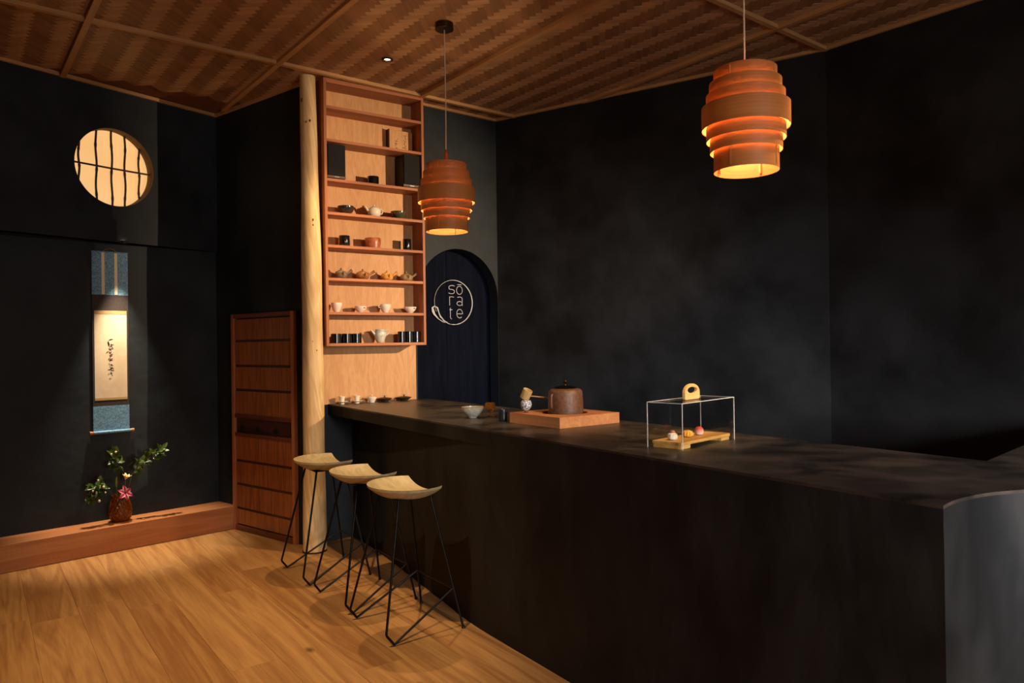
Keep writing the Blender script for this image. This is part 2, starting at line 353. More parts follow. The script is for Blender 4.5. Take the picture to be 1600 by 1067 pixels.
# ------------------------------------------------------------------ ceiling
CU, CV = V2(0.615, -0.788).normalized(), V2(0.788, 0.615).normalized()
CE_ROT = math.atan2(CU.y, CU.x)
ce = MB().box(-9.5, 6.5, -6.5, 7.5, 0.012, 0.05).build('ceiling', plain('ceiling_board', '#7a4c28', 0.7))
ce.location = (0, 0, CEIL); ce.rotation_euler = (0, 0, CE_ROT); struct(ce, 'woven cedar ceiling divided by battens')
def inroom(p):
    c = False; n = len(CROOM)
    for i in range(n):
        a, b = CROOM[i], CROOM[(i+1) % n]
        if (a.y > p.y) != (b.y > p.y) and p.x < (b.x-a.x)*(p.y-a.y)/(b.y-a.y)+a.x: c = not c
    return c
CROOM = [V2(-6.1, 1.9), V2(-3.4, -2.7), V2(2.0, -3.3), V2(5.9, 1.05), V2(2.31, 5.3), V2(-0.1, 6.9), V2(-0.85, 6.5), V2(-1.7, 5.95), V2(-2.66, 6.68)]
def uv(a, b): return CU*a + CV*b                   # local (u, v) -> plan
# battens: long ones along u at the measured v, cross ones along v at the measured u
V_LINES = [-2.87, -1.65, -0.43, 0.765, 1.985, 3.20, 4.43, 5.66]
U_LINES = [-5.28, -2.755, -0.3, 2.15, 4.6]
for v in V_LINES:
    MB().box(-6.6, 5.6, v-0.020, v+0.020, -0.026, 0.012).build('batten', M['batten'], ce, bevel=0.002)
for u_ in U_LINES:
    vs = [-5.2] + V_LINES + [7.2]
    for a, b in zip(vs[:-1], vs[1:]):
        MB().box(u_-0.019, u_+0.019, a+0.020, b-0.020, -0.024, 0.012).build('batten', M['batten_y'], ce, bevel=0.002)
# woven strips at 45 degrees: grain sheen painted as dark floats over four, light over three
SWd = 0.0442; c45 = math.sqrt(0.5)
def strip_mesh(L, wd):
    """float of length L (x), bowed so that its ends dive under the neighbours"""
    h, e = L/2, 0.0022; xs = (-h, -h*0.72, h*0.72, h); zs = (e, 0, 0, e); y = wd/2 - 0.0004
    vs = [(x, sgn*y, z) for x, z in zip(xs, zs) for sgn in (-1, 1)] + [(x, sgn*y, z+0.005) for x, z in zip(xs, zs) for sgn in (-1, 1)]
    fs = []
    for i in range(3): a = 2*i; fs += [(a, a+1, a+3, a+2), (a, a+2, a+10, a+8), (a+1, a+9, a+11, a+3)]
    fs += [(0, 8, 9, 1), (6, 7, 15, 14)]
    return vs, fs
me_d = MB().add(*strip_mesh(4*SWd, SWd)); me_l = MB().add(*strip_mesh(3*SWd, SWd))
pieces = []
HALF_T, HALF_V = 800/FPX*1.02, 533.5/FPX*1.03
def seen(p):
    dz = CEIL - H_EYE
    return p.y > 1 and abs(p.x) < HALF_T*p.y + 0.15 and dz < HALF_V*p.y + 0.12
for i in range(-190, 190):                          # i counts strips along B, j along A
    for j in range(-190, 190):
        ph = (i + j) % 7
        if ph == 0: kind, ca, cb = 'd', j + 2.0, i + 0.5           # dark float: 4 long along A
        elif ph == 4: kind, ca, cb = 'l', j + 0.5, i + 1.5          # light float: 3 long along B
        else: continue
        A, B = V2(-c45, c45), V2(c45, c45)
        q = (A*ca + B*cb) * SWd + V2(-3.0, 3.318)
        if not (-6.4 < q.x < 5.4 and -5 < q.y < 7): continue
        p = uv(q.x, q.y)
        if not inroom(p): continue
        d2 = p.x*p.x + p.y*p.y
        pieces.append((0 if seen(p) else 1, d2, kind, q))
pieces.sort(key=lambda t: (t[0], t[1]))
AD = math.radians(135); BD = math.radians(45)
proto = {}
for k, mbx, mt in (('d', me_d, 'strip_d'), ('l', me_l, 'strip_l')):
    me = bpy.data.meshes.new('woven_strip'); me.from_pydata(mbx.v, [], mbx.f); me.materials.append(M[mt]); proto[k] = me
# the strips' grain runs along their own x
M['strip_l2'] = wood('woven_cedar_sheen_light', '#ac835e', '#c2976f', 'x', 11, 14, 0.55, 0.55, 0.7, island=True, bump=0.1); proto['l'].materials.clear(); proto['l'].materials.append(M['strip_l2'])
rest = {'d': MB(), 'l': MB()}
for n_, (_, _, k, q) in enumerate(pieces):
    ang = AD if k == 'd' else BD
    if n_ < 300:
        o = bpy.data.objects.new('woven_strip', proto[k]); COL.objects.link(o); o.parent = ce
        o.location = (q.x, q.y, 0); o.rotation_euler = (0, 0, ang)
    else:
        mm = me_d if k == 'd' else me_l; c_, s_ = math.cos(ang), math.sin(ang)
        rest[k].add([(q.x + x*c_ - y*s_, q.y + x*s_ + y*c_, z) for x, y, z in mm.v], mm.f)
M['strip_d_r'] = wood('woven_cedar_sheen_dark_rest', '#87603f', '#9d724c', 'x', 11, 14, 0.55, 0.55, 0.7, rot=(0, 0, -AD), island=True, bump=0.1)  # merged strips carry the same painted sheen tones
M['strip_l_r'] = wood('woven_cedar_sheen_light_rest', '#ac835e', '#c2976f', 'x', 11, 14, 0.55, 0.55, 0.7, rot=(0, 0, -BD), island=True, bump=0.1)
for k, mt in (('d', 'strip_d_r'), ('l', 'strip_l_r')):
    mb = rest[k]; me = bpy.data.meshes.new('woven_strips'); me.from_pydata(mb.v, [], mb.f); me.materials.append(M[mt])
    o = bpy.data.objects.new('woven_strips', me); COL.objects.link(o); o.parent = ce; o['kind'] = 'stuff'
# edge mouldings where ceiling meets wall
def edge(P, Q, name, inset=0.0):
    P, Q = V2(*P), V2(*Q); d = Q-P; o = MB().box(0, d.length, -0.024, 0.0, -0.022, 0.006).build(name, M['batten'], bevel=0.002)
    o.location = (P.x, P.y, CEIL); o.rotation_euler = (0, 0, math.atan2(d.y, d.x)); struct(o)
edge(UP_P - UP_D*5.5, UP_P, 'trim_3'); edge(C0, R1, 'trim_4'); edge(W1, W2, 'trim_5'); edge(W2, K, 'trim_6'); edge(K, K2, 'trim_7')

# ------------------------------------------------------------------ display shelves
RZ_S = math.atan2(SU.y, SU.x)
shelf = thing('display_shelf', 'tall cedar display shelf beside the log post, filled with tea ware', 'shelf', (SF0.x, SF0.y, 0), RZ_S)
SW, SD, ST, SB = 0.862, 0.19, 0.022, 1.58
ROWS = [1.836, 2.10, 2.357, 2.612, 2.872, 3.18, 3.438]
for x0 in (0.0, SW-ST):
    MB().box(x0, x0+ST, 0, 0.30, SB, CEIL-0.002).build('side_board', M['cedar_v'], shelf, bevel=0.0015)
MB().box(ST, SW-ST, 0.0, SD+0.01, SB, SB+ST).build('bottom_board', M['cedar'], shelf, bevel=0.0015)
MB().box(ST, SW-ST, 0.0, SD+0.01, CEIL-0.045, CEIL-0.002).build('top_board', M['cedar'], shelf, bevel=0.0015)
for z in ROWS:
    MB().box(ST, SW-ST, 0.002, SD+0.005, z-0.011, z+0.011).build('shelf_board', M['cedar'], shelf, bevel=0.0015)
MB().box(ST, SW-ST, SD, SD+0.012, SB+ST, CEIL-0.045).build('back_board', M['ply'], shelf)
pn = MB().box(-0.05, 0.905, 0.285, 0.303, 1.108, SB+0.1).build('wall_panel', M['ply'], None); struct(pn, 'pale fir panel between the display shelf and the counter')
pn.location = (SF0.x, SF0.y, 0); pn.rotation_euler = (0, 0, RZ_S)

def on_shelf(name, label, cat, s, d, z, group=None, rz=0.0):
    p = sh(s, d); return thing(name, label, cat, (p.x, p.y, z), RZ_S + rz, group)
def rowz(k): return (SB + ST if k == 8 else {7: 1.836, 6: 2.10, 5: 2.357, 4: 2.612, 3: 2.872, 2: 3.18}[k] + 0.011) + 0.0005

def ribbon(pts, wd, y0, y1, closed=False, widths=None):
    """flat stroke in the x-z plane between y0 and y1"""
    P = [V2(*p) for p in pts]; n = len(P); vs, fs = [], []
    for i in range(n):
        if closed: t = P[(i+1) % n] - P[i-1]
        else: t = P[min(i+1, n-1)] - P[max(i-1, 0)]
        t = t.normalized() if t.length > 1e-9 else V2(1, 0); nn = V2(-t.y, t.x) * ((widths[i] if widths else wd) / 2)
        for q in (P[i]+nn, P[i]-nn):
            vs.append((q.x, y0, q.y)); vs.append((q.x, y1, q.y))
    m = n if closed else n-1
    for i in range(m):
        a, b = 4*i, 4*((i+1) % n)
        fs += [(a, b, b+2, a+2), (a+1, a+3, b+3, b+1), (a, a+1, b+1, b), (a+2, b+2, b+3, a+3)]
    if not closed: fs += [(0, 2, 3, 1), (4*n-4, 4*n-3, 4*n-1, 4*n-2)]
    return vs, fs
def arc(cx, cz, rx, rz, a0, a1, n=14):
    return [(cx + rx*math.cos(math.radians(a0+(a1-a0)*k/n)), cz + rz*math.sin(math.radians(a0+(a1-a0)*k/n))) for k in range(n+1)]

# speakers
def speaker(label, s):
    t = on_shelf('loudspeaker', label, 'speaker', s, 0.02, rowz(3), 'loudspeakers on the upper shelf')
    MB().box(-0.075, 0.075, 0.004, 0.160, 0.008, 0.274).build('cabinet', plain('speaker_cabinet', '#0d0a08', 0.55), t, bevel=0.003)
    MB().box(-0.071, 0.071, -0.008, 0.004, 0.030, 0.270).build('grille', M['black_cloth'], t, bevel=0.003)
    bf = MB().box(-0.075, 0.075, -0.003, 0.006, 0.010, 0.027).build('baffle_edge', plain('walnut_edge', '#5c3f28', 0.45), t, bevel=0.001)
    MB().box(-0.018, 0.022, -0.0045, -0.003, 0.015, 0.022).build('badge', plain('silver_badge', '#c9c2b8', 0.25, 0.9), bf)
    MB().box(-0.06, 0.06, 0.0, 0.15, 0.0, 0.008).build('foot', M['black_lacquer'], t)
speaker('black loudspeaker at the pillar end of the upper shelf', 0.105)
speaker('black loudspeaker at the arch end of the upper shelf, left side showing', 0.755)

# wooden box with brushed characters
ink = plain('sumi_ink', '#1d130c', 0.7)
t = on_shelf('tea_box', 'square pale wood box with brushed characters standing on a high shelf', 'box', 0.715, 0.130, rowz(2))
MB().box(-0.105, 0.105, 0.0, 0.050, 0, 0.190).build('case', M['ply'], t, bevel=0.003)
MB().box(-0.112, -0.1055, -0.002, 0.050, 0, 0.193).build('side_strip', plain('dark_side_strip', '#3a1a0a', 0.6), t)  # narrow dark strip down the left side of the box
rr = random.Random(3)
def glyph(mb, cx, cz, sz, y, seed):
    g = random.Random(seed)
    for _ in range(5):
        a = (cx + g.uniform(-.45, .3)*sz, cz + g.uniform(-.45, .45)*sz)
        k = g.choice(((.55, .05), (.1, -.5), (.35, -.35), (-.35, -.4), (.5, .1)))
        b = (a[0] + k[0]*sz, a[1] + k[1]*sz); mid = ((a[0]+b[0])/2 + g.uniform(-.08, .08)*sz, (a[1]+b[1])/2 + g.uniform(-.08, .08)*sz)
        mb.add(*ribbon([a, mid, b], 0, y-0.0006, y, widths=[sz*.10, sz*.13, sz*.05]))
for k in range(4): mb = MB(); glyph(mb, 0.035, 0.145-0.03*k, 0.028, -0.0003, 40+k); mb.build('character', ink, t)
for k in range(3): mb = MB(); glyph(mb, -0.045, 0.105-0.028*k, 0.024, -0.0003, 60+k); mb.build('character', ink, t)

# pots, bowls, cups
def bowl_prof(r, h, foot, th=0.004, flare=1.0):
    out = [(foot*0.9, 0.0), (foot, 0.004), (foot, h*0.10)]
    for k in range(1, 9):
        a = k/8; out.append((foot + (r-foot)*(math.sin(a*math.pi/2)**flare), h*0.10 + h*0.90*a**1.15))
    inn = [(max(x-th, 0.002), z) for x, z in out[3:][::-1]]; inn[0] = (r-th, h*0.995)
    return out + inn + [(foot*0.5, h*0.16), (0.001, h*0.15)]
def cyl_prof(r, h, th=0.004):
    return [(r*0.93, 0), (r, 0.004), (r, h-0.002), (r-0.001, h), (r-th, h), (r-th, 0.01), (0.001, 0.009)]
def make_lathe(name, label, cat, s, row, prof, mat, d=0.09, group=None, part='body', n=32):
    t = on_shelf(name, label, cat, s, d, rowz(row), group); MB().lathe(prof, n).build(part, mat, t, smooth=True); return t

tenmoku = speckle('tenmoku_glaze', '#16191b', '#39302a', 22, 0.15, coat=0.6)
oribe = speckle('green_oribe_glaze', '#2f4733', '#6a4a31', 14, 0.18, coat=0.5, stretch=(1, 1, 3))
raku = speckle('red_raku_glaze', '#7d3c22', '#b0694a', 26, 0.35, 0.1)
clay = {'grey': speckle('grey_clay', '#5d4a3c', '#806a58', 60, 0.6), 'brown': speckle('mottled_brown_clay', '#6e3f1e', '#a4733f', 34, 0.5),
        'yellow': speckle('yellow_clay', '#b7762f', '#e0a758', 30, 0.45), 'sand': speckle('sand_clay', '#7d633f', '#a98f66', 44, 0.55)}

c_ = on_shelf('tea_cup', 'short black cup alone between the two loudspeakers', 'cup', 0.441, 0.09, rowz(3)); MB().lathe(cyl_prof(0.047, 0.072), 36).build('body', M['black_lacquer'], c_, smooth=True)
make_lathe('tea_bowl', 'wide dark glazed tea bowl next to the white teapot', 'bowl', 0.205, 4, bowl_prof(0.066, 0.068, 0.038), tenmoku)
make_lathe('tea_bowl', 'green and brown glazed tea bowl near the shelf end', 'bowl', 0.665, 4, bowl_prof(0.066, 0.066, 0.040), oribe)
make_lathe('tea_canister', 'black cylindrical canister left of the reddish tea bowl', 'canister', 0.190, 5, cyl_prof(0.043, 0.088), M['black_lacquer'])
make_lathe('tea_bowl', 'straight-sided reddish brown tea bowl between two black canisters', 'bowl', 0.432, 5, [(0.05, 0), (0.058, 0.004), (0.063, 0.04), (0.064, 0.083), (0.062, 0.086), (0.059, 0.083), (0.057, 0.02), (0.001, 0.014)], raku)
make_lathe('tea_canister', 'slim tall black canister right of the reddish tea bowl', 'canister', 0.738, 5, cyl_prof(0.034, 0.098), M['black_lacquer'])

def teapot(t, mat, r, h, spout=None, ring=None, stick=None):
    prof = [(r*0.55, 0), (r*0.62, 0.004)]
    for k in range(1, 12):
        a = k/12*math.pi; prof.append((r*(0.50 + 0.50*math.sin(a)**0.9), 0.004 + h*(1-math.cos(a))/2))
    prof += [(r*0.46, h+0.004), (r*0.40, h+0.004)]
    MB().lathe(prof, 32).build('body', mat, t, smooth=True)
    ld = MB().lathe([(r*0.45, h+0.003), (r*0.45, h+0.006), (r*0.30, h+0.012), (0.004, h+0.015)], 28).build('lid', mat, t, smooth=True)
    MB().sphere((0, 0, h+0.021), 0.0075, 12, 8).build('lid_knob', mat, ld, smooth=True)
    if spout: MB().tube(*spout, n=12).build('spout', mat, t, smooth=True)
    if ring: MB().tube(*ring, n=10).build('handle', mat, t, smooth=True)
    if stick: MB().tube(*stick, n=12).build('handle', mat, t, smooth=True)
t = on_shelf('teapot', 'round white glazed teapot between two dark tea bowls', 'teapot', 0.447, 0.09, rowz(4))
teapot(t, M['white_glaze'], 0.054, 0.078, ([(-0.042, 0, 0.045), (-0.062, 0, 0.060), (-0.080, 0, 0.086)], [0.014, 0.010, 0.006]),
       ([(0.045, 0, 0.070), (0.066, 0, 0.076), (0.078, 0, 0.058), (0.068, 0, 0.036), (0.046, 0, 0.028)], 0.0045))
for s, k, lb, r, h in ((0.158, 'grey', 'small grey clay teapot with a stick handle, nearest the post', 0.050, 0.060), (0.340, 'brown', 'mottled brown clay teapot with a stick handle', 0.056, 0.060),
                 (0.553, 'yellow', 'yellow ochre clay teapot with a stick handle', 0.050, 0.058), (0.727, 'sand', 'sandy grey-brown clay teapot with a stick handle, nearest the arch', 0.052, 0.056)):
    t = on_shelf('side_handle_teapot', lb, 'teapot', s, 0.09, rowz(6), 'clay teapots on one shelf')
    teapot(t, clay[k], r, h, ([(0, -r*0.8, h*0.5), (-0.004, -r*1.15, h*0.68), (-0.006, -r*1.35, h*0.92)], [0.011, 0.008, 0.005]),
           None, ([(r*0.75, 0, h*0.62), (r*1.2, -0.006, h*0.86), (r*1.75, -0.010, h*1.22)], [0.009, 0.009, 0.012]))
mark = plain('dark_blue_mark', '#23283a', 0.4)
for s, lb, r, h, ear, mk in ((0.118, 'white crackled cup next to the post on the white cup shelf', 0.043, 0.074, 0, 0), (0.318, 'low white bowl with one dark mark, left of the eared cup', 0.048, 0.050, 0, 1),
                     (0.535, 'white cup with a small ear handle', 0.046, 0.070, 1, 0), (0.760, 'low white bowl with a dark mark and pinched lips, at the shelf end', 0.050, 0.052, 2, 1)):
    t = on_shelf('white_cup', lb, 'cup', s, 0.09, rowz(7), 'white cups and bowls on one shelf')
    MB().lathe(bowl_prof(r, h, 0.022), 36, fx=(lambda q, a, hh=h: (q[0]*(1+0.16*max(0, abs(math.cos(a)))**12*(q[2]/hh)), q[1], q[2]+0.006*abs(math.cos(a))**12*(q[2]/hh))) if ear == 2 else None).build('body', M['white_glaze'], t, smooth=True)
    if ear == 1: MB().tube([(-r*0.93, 0, h*0.92), (-r*1.30, 0, h*0.90), (-r*1.32, 0, h*0.66), (-r*0.85, 0, h*0.6)], 0.0035, 8).build('handle', M['white_glaze'], t, smooth=True)
    if mk: MB().box(0.008, 0.022, -r*0.99, -r*0.80, h*0.66, h*0.84).build('painted_mark', mark, t, bevel=0.002)
for s, h, lb in ((0.103, 0.075, 'black canister at the post end of the bottom shelf'), (0.190, 0.075, 'middle black canister of the three near the post'), (0.272, 0.075, 'black canister of the bottom shelf, left of the pale pitcher'),
           (0.668, 0.092, 'taller black canister just right of the pale pitcher'), (0.737, 0.092, 'middle taller black canister of the three at the arch end'), (0.806, 0.092, 'last black canister of the bottom shelf, at the arch end')):
    t = on_shelf('tea_canister', lb, 'canister', s, 0.07, rowz(8), 'black canisters on the bottom shelf')
    r = 0.0405 if h < 0.08 else 0.033
    MB().lathe([(r-0.002, 0), (r, 0.002), (r, h*0.74), (r-0.0006, h*0.745), (r-0.0006, h*0.75), (r, h*0.755), (r, h-0.002), (r-0.002, h), (0.001, h)], 40).build('body', M['black_lacquer'], t, smooth=True)
t = on_shelf('pitcher', 'pale celadon pitcher with a spout between the black canisters', 'pitcher', 0.485, 0.09, rowz(8))
MB().lathe([(0.022, 0), (0.026, 0.003), (0.036, 0.022), (0.049, 0.055), (0.052, 0.075), (0.046, 0.092), (0.038, 0.100), (0.042, 0.110), (0.038, 0.109), (0.034, 0.100), (0.044, 0.075), (0.02, 0.01), (0.001, 0.008)], 36).build('body', M['celadon'], t, smooth=True)
MB().tube([(-0.036, 0, 0.060), (-0.056, 0, 0.080), (-0.080, 0, 0.106)], [0.016, 0.011, 0.006], 12).build('spout', M['celadon'], t, smooth=True)
MB().tube([(0.042, 0, 0.098), (0.060, 0, 0.112), (0.076, 0, 0.100), (0.072, 0, 0.072), (0.048, 0, 0.056)], 0.0045, 10).build('handle', M['celadon'], t, smooth=True)

# ------------------------------------------------------------------ log post
post = thing('log_post', 'peeled natural log post running from floor to ceiling', 'post', (-1.546, 5.690, 0))
m = MB(); prof_n = 48; zs = [0, 0.004] + [CEIL*k/44 for k in range(1, 45)]
prof = []
for z in zs:
    a = z/CEIL; prof.append((0.0885 - 0.026*a - 0.004*math.sin(a*9)*a + 0.002*math.sin(a*23), min(z, CEIL-0.001)))
def bend(q, a):
    k = q[2]/CEIL
    wob = 1 + 0.018*math.sin(3*a + 4*k) + 0.012*math.sin(5*a - 7*k)
    return (q[0]*wob - 0.010*k + 0.010*math.sin(k*3.1), q[1]*wob, q[2])
lg = m.lathe(prof, prof_n, fx=bend).build('trunk', M['log'], post, smooth=True)
def knot(ang, z, s=0.012):
    k = z/CEIL; r = 0.0885 - 0.026*k; x = r*math.cos(ang) - 0.010*k + 0.010*math.sin(k*3.1); y = r*math.sin(ang)
    MB().sphere((x, y, z), s, 12, 8, (0.55, 0.55, 1.0)).build('knot', M['knot'], post, smooth=True)
for ang, z, s in ((-2.05, 3.47, 0.016), (-1.55, 3.30, 0.009), (-1.12, 3.31, 0.011), (-1.05, 2.55, 0.010), (-1.05, 2.51, 0.008), (-0.9, 1.55, 0.006), (-1.3, 1.62, 0.005)): knot(ang, z, s)
MB().lathe([(0.0925, 0.0), (0.0925, 0.012), (0.087, 0.013)], 40).build('base_ring', plain('post_base', '#3c2a18', 0.6), post, smooth=True)

# ------------------------------------------------------------------ panelled sliding door
DD = (R1 - C0).normalized(); DP = V2(-2.432, 6.452)
dn = V2(-DD.y, DD.x)                 # into the wall
door = bpy.data.objects.new('door_1', None); COL.objects.link(door); struct(door, 'cedar sliding door of reeded panels with one dark band')
door.location = (DP.x - dn.x*0.002, DP.y - dn.y*0.002, 0); door.rotation_euler = (0, 0, math.atan2(DD.y, DD.x))
DWD = 0.90
MB().box(0, 0.038, -0.034, 0.0, 0, 1.868).build('stile', M['cedar_v'], door, bevel=0.002)
MB().box(DWD-0.038, DWD, -0.034, 0.0, 0, 1.868).build('stile', M['cedar_v'], door, bevel=0.002)
MB().box(0.038, DWD-0.038, -0.034, 0.0, 1.832, 1.868).build('top_rail', M['door_wood'], door, bevel=0.002)
MB().box(0.038, DWD-0.038, -0.034, 0.0, 0, 0.045).build('bottom_rail', M['door_wood'], door, bevel=0.002)
zr = [1.637, 1.4225, 1.214, 0.988, 0.828, 0.604, 0.40, 0.190]
for z in zr:
    hh = 0.016 if z in (0.988, 0.828) else 0.011
    MB().box(0.038, DWD-0.038, -0.030 if hh > 0.012 else -0.014, 0.0, z-hh, z+hh).build('rail', M['door_wood'] if hh > 0.012 else M['door_rail'], door, bevel=0.0015)
ed = [1.832] + zr + [0.045]
for a, b in zip(ed[:-1], ed[1:]):
    dk = (a == 0.988)
    MB().box(0.038, DWD-0.038, -0.010 if dk else -0.021, 0.0, b+0.011, a-0.011).build('panel', M['door_dark'] if dk else M['door_reed'], door, bevel=0.001)
carve = plain('carved_shadow', '#170d08', 0.6)
for cx in (0.12, 0.36, 0.62):                      # dark leaf shapes laid on the band, carving shade put into the colour
    mb = MB()
    for k in range(5):
        a = math.radians(30 + 30*k); L_ = 0.055 if k != 2 else 0.065
        mb.add(*ribbon([(cx, 0.865), (cx+math.cos(a)*L_*0.5, 0.865+math.sin(a)*L_*0.5), (cx+math.cos(a)*L_, 0.865+math.sin(a)*L_)], 0, -0.0112, -0.0095, widths=[0.006, 0.018, 0.002]))
    mb.build('carving_shade', carve, door)
MB().lathe([(0.002, -0.014), (0.011, -0.012), (0.012, -0.004), (0.009, 0.0)], 20).xf(Matrix.Translation((-0.012, -0.004, 0.955)) @ Matrix.Rotation(-math.pi/2, 4, 'X')).build('knob', M['black_metal'], door, smooth=True)

# ------------------------------------------------------------------ round window
win = bpy.data.objects.new('window_1', None); COL.objects.link(win); struct(win, 'round glowing paper window with a bamboo lattice')
win.location = (CW.x, CW.y, 3.034); win.rotation_euler = (0, 0, math.atan2(UP_D.y, UP_D.x))       # +y goes into the wall
paper, nt, N, L, b = newmat('lit_paper')
tc = N.new('ShaderNodeTexCoord'); nz = N.new('ShaderNodeTexNoise'); nz.inputs['Scale'].default_value = 3.0; L.new(tc.outputs['Object'], nz.inputs[0])
cr = N.new('ShaderNodeValToRGB'); cr.color_ramp.elements[0].color = lin('#f0b36b'); cr.color_ramp.elements[1].color = lin('#f7c98c'); L.new(nz.outputs[0], cr.inputs[0])
L.new(cr.outputs[0], b.inputs['Emission Color']); b.inputs['Emission Strength'].default_value = 0.95; b.inputs['Base Color'].default_value = lin('#c89058'); b.inputs['Roughness'].default_value = 0.9
MB().lathe([(0.40, 0.0), (0.40, 0.004)], 64).xf(Matrix.Translation((0, 0.101, 0)) @ Matrix.Rotation(-math.pi/2, 4, 'X')).build('paper_screen', paper, win)
MB().lathe([(0.41, 0.0), (0.41, 0.02)], 64).xf(Matrix.Translation((0, 0.107, 0)) @ Matrix.Rotation(-math.pi/2, 4, 'X')).build('backing', M['plaster'], win)
MB().lathe([(0.312, 0.0), (0.3122, 0.094), (0.3075, 0.094), (0.3075, 0.0), (0.312, 0.0)], 72, cap0=False, cap1=False).xf(Matrix.Rotation(-math.pi/2, 4, 'X')).build('window_lining', plain('ochre_clay_lining', '#6b5232', 0.8), win, smooth=True)
bam = speckle('dark_bamboo', '#3a2413', '#5c3d1e', 12, 0.45)
for x in (-0.245, -0.115, 0.005, 0.110, 0.225):
    hz = math.sqrt(0.312**2 - x*x) + 0.004; pts, rs = [], []
    for k in range(25):
        z = -hz + 2*hz*k/24; pts.append((x + 0.004*math.sin(k*0.5 + x*40), 0.072, z)); rs.append(0.0082 + (0.0022 if k % 8 == 3 else 0))
    MB().tube(pts, rs, 10).build('bamboo_rod', bam, win, smooth=True)
MB().tube([(-0.311, 0.060, 0.004), (0, 0.060, 0.002), (0.311, 0.060, 0.004)], 0.0075, 10).build('bamboo_rod', bam, win, smooth=True)

# ------------------------------------------------------------------ hanging scroll
RZ_L = math.atan2(LO_D.y, LO_D.x)
scp = V2(-3.272, 5.994); k_ = (scp - LO_P).dot(LO_D); scp = LO_P + LO_D*k_ + LO_N*0.012
scroll = thing('hanging_scroll', 'blue and brown hanging scroll with a column of brush writing', 'scroll', (scp.x, scp.y, 0), RZ_L)
silk = speckle('blue_silk', '#4f7d9d', '#7aa5c2', 90, 0.7, 0.0, pos=(0.4, 0.6)); brown_silk = speckle('brown_silk', '#2b211e', '#3a2d28', 60, 0.75)
def cloth(name, x0, x1, z0, z1, mat, y=0.0, par=scroll, th=0.003):
    return MB().box(x0, x1, y-th, y, z0, z1).build(name, mat, par)
cloth('upper_silk', -0.135, 0.135, 2.022, 2.368, silk)
cloth('silk_mount', -0.135, 0.135, 1.123, 2.022, brown_silk)
cloth('lower_silk', -0.135, 0.135, 0.915, 1.123, silk)
ppr = cloth('writing_paper', -0.121, 0.121, 1.169, 1.894, speckle('aged_paper', '#d5bd9a', '#e4d0b0', 5, 0.85), -0.003, th=0.001)
gold = speckle('gold_brocade', '#9a7a46', '#c8aa70', 220, 0.6)
cloth('brocade_band', -0.121, 0.121, 1.866, 1.894, gold, -0.004, th=0.0008); cloth('brocade_band', -0.121, 0.121, 1.169, 1.188, gold, -0.004, th=0.0008)
for x in (-0.052, 0.044):
    cloth('hanging_strip', x-0.011, x+0.011, 2.026, 2.364, plain('ivory_strip', '#e6d6b4', 0.8), -0.0032, th=0.0012)
for k, sz in enumerate((0.055, 0.038, 0.045, 0.034, 0.040, 0.032, 0.044, 0.030, 0.016)):
    wr = MB(); glyph(wr, -0.006 + 0.004*math.sin(k*2.1), 1.640 - 0.0365*k, sz, -0.0041, 100 + k*3); wr.build('character', ink, scroll)
kb = plain('orange_wood_knob', '#a8682c', 0.4)
rl = MB().tube([(-0.138, -0.010, 0.912), (0.138, -0.010, 0.912)], 0.0125, 16).build('roller', silk, scroll, smooth=True)
for sg in (-1, 1): MB().tube([(sg*0.138, -0.010, 0.912), (sg*0.148, -0.010, 0.912), (sg*0.166, -0.010, 0.912)], [0.011, 0.014, 0.0145], 16).build('roller_knob', kb, rl, smooth=True)
MB().tube([(-0.137, -0.003, 2.370), (0.137, -0.003, 2.370)], 0.0055, 10).build('top_rod', silk, scroll, smooth=True)
MB().tube([(-0.052, -0.004, 2.374), (-0.03, -0.004, 2.392), (0, -0.004, 2.399), (0.03, -0.004, 2.392), (0.050, -0.004, 2.374)], 0.003, 8).build('hanging_cord', plain('cord', '#8a6238', 0.8), scroll, smooth=True)

# ------------------------------------------------------------------ vase and flowers
VP = V2(-3.168, 5.925)
vase = thing('vase', 'ribbed amber glass vase on the alcove platform', 'vase', (VP.x, VP.y, ST_H), RZ_L)
amber, nt, N, L, b = newmat('amber_cut_glass')
b.inputs['Base Color'].default_value = lin('#a0581a'); b.inputs['Roughness'].default_value = 0.16; b.inputs['Transmission Weight'].default_value = 0.55; b.inputs['IOR'].default_value = 1.4
tc = N.new('ShaderNodeTexCoord'); bp = N.new('ShaderNodeBump'); bp.inputs['Strength'].default_value = 0.6
def fxv(q, a):
    wv = 0.0022*(math.sin(16*a + q[2]*105) + math.sin(16*a - q[2]*105)); r0 = math.hypot(q[0], q[1]); k = (r0 + wv)/max(r0, 1e-4)
    return (q[0]*k, q[1]*k, q[2])
vp = [(0.056, 0), (0.063, 0.004)] + [(0.063 + 0.020*math.sin(math.pi*min(1, (k/22)*1.15)**0.8) - 0.002*(k/22), 0.004 + 0.206*k/22) for k in range(1, 23)]
vi = [(r-0.007, z) for r, z in vp[:1:-1]]
MB().lathe(vp + vi + [(0.05, 0.010), (0.001, 0.010)], 120, fx=fxv).build('glass_body', amber, vase, smooth=True)

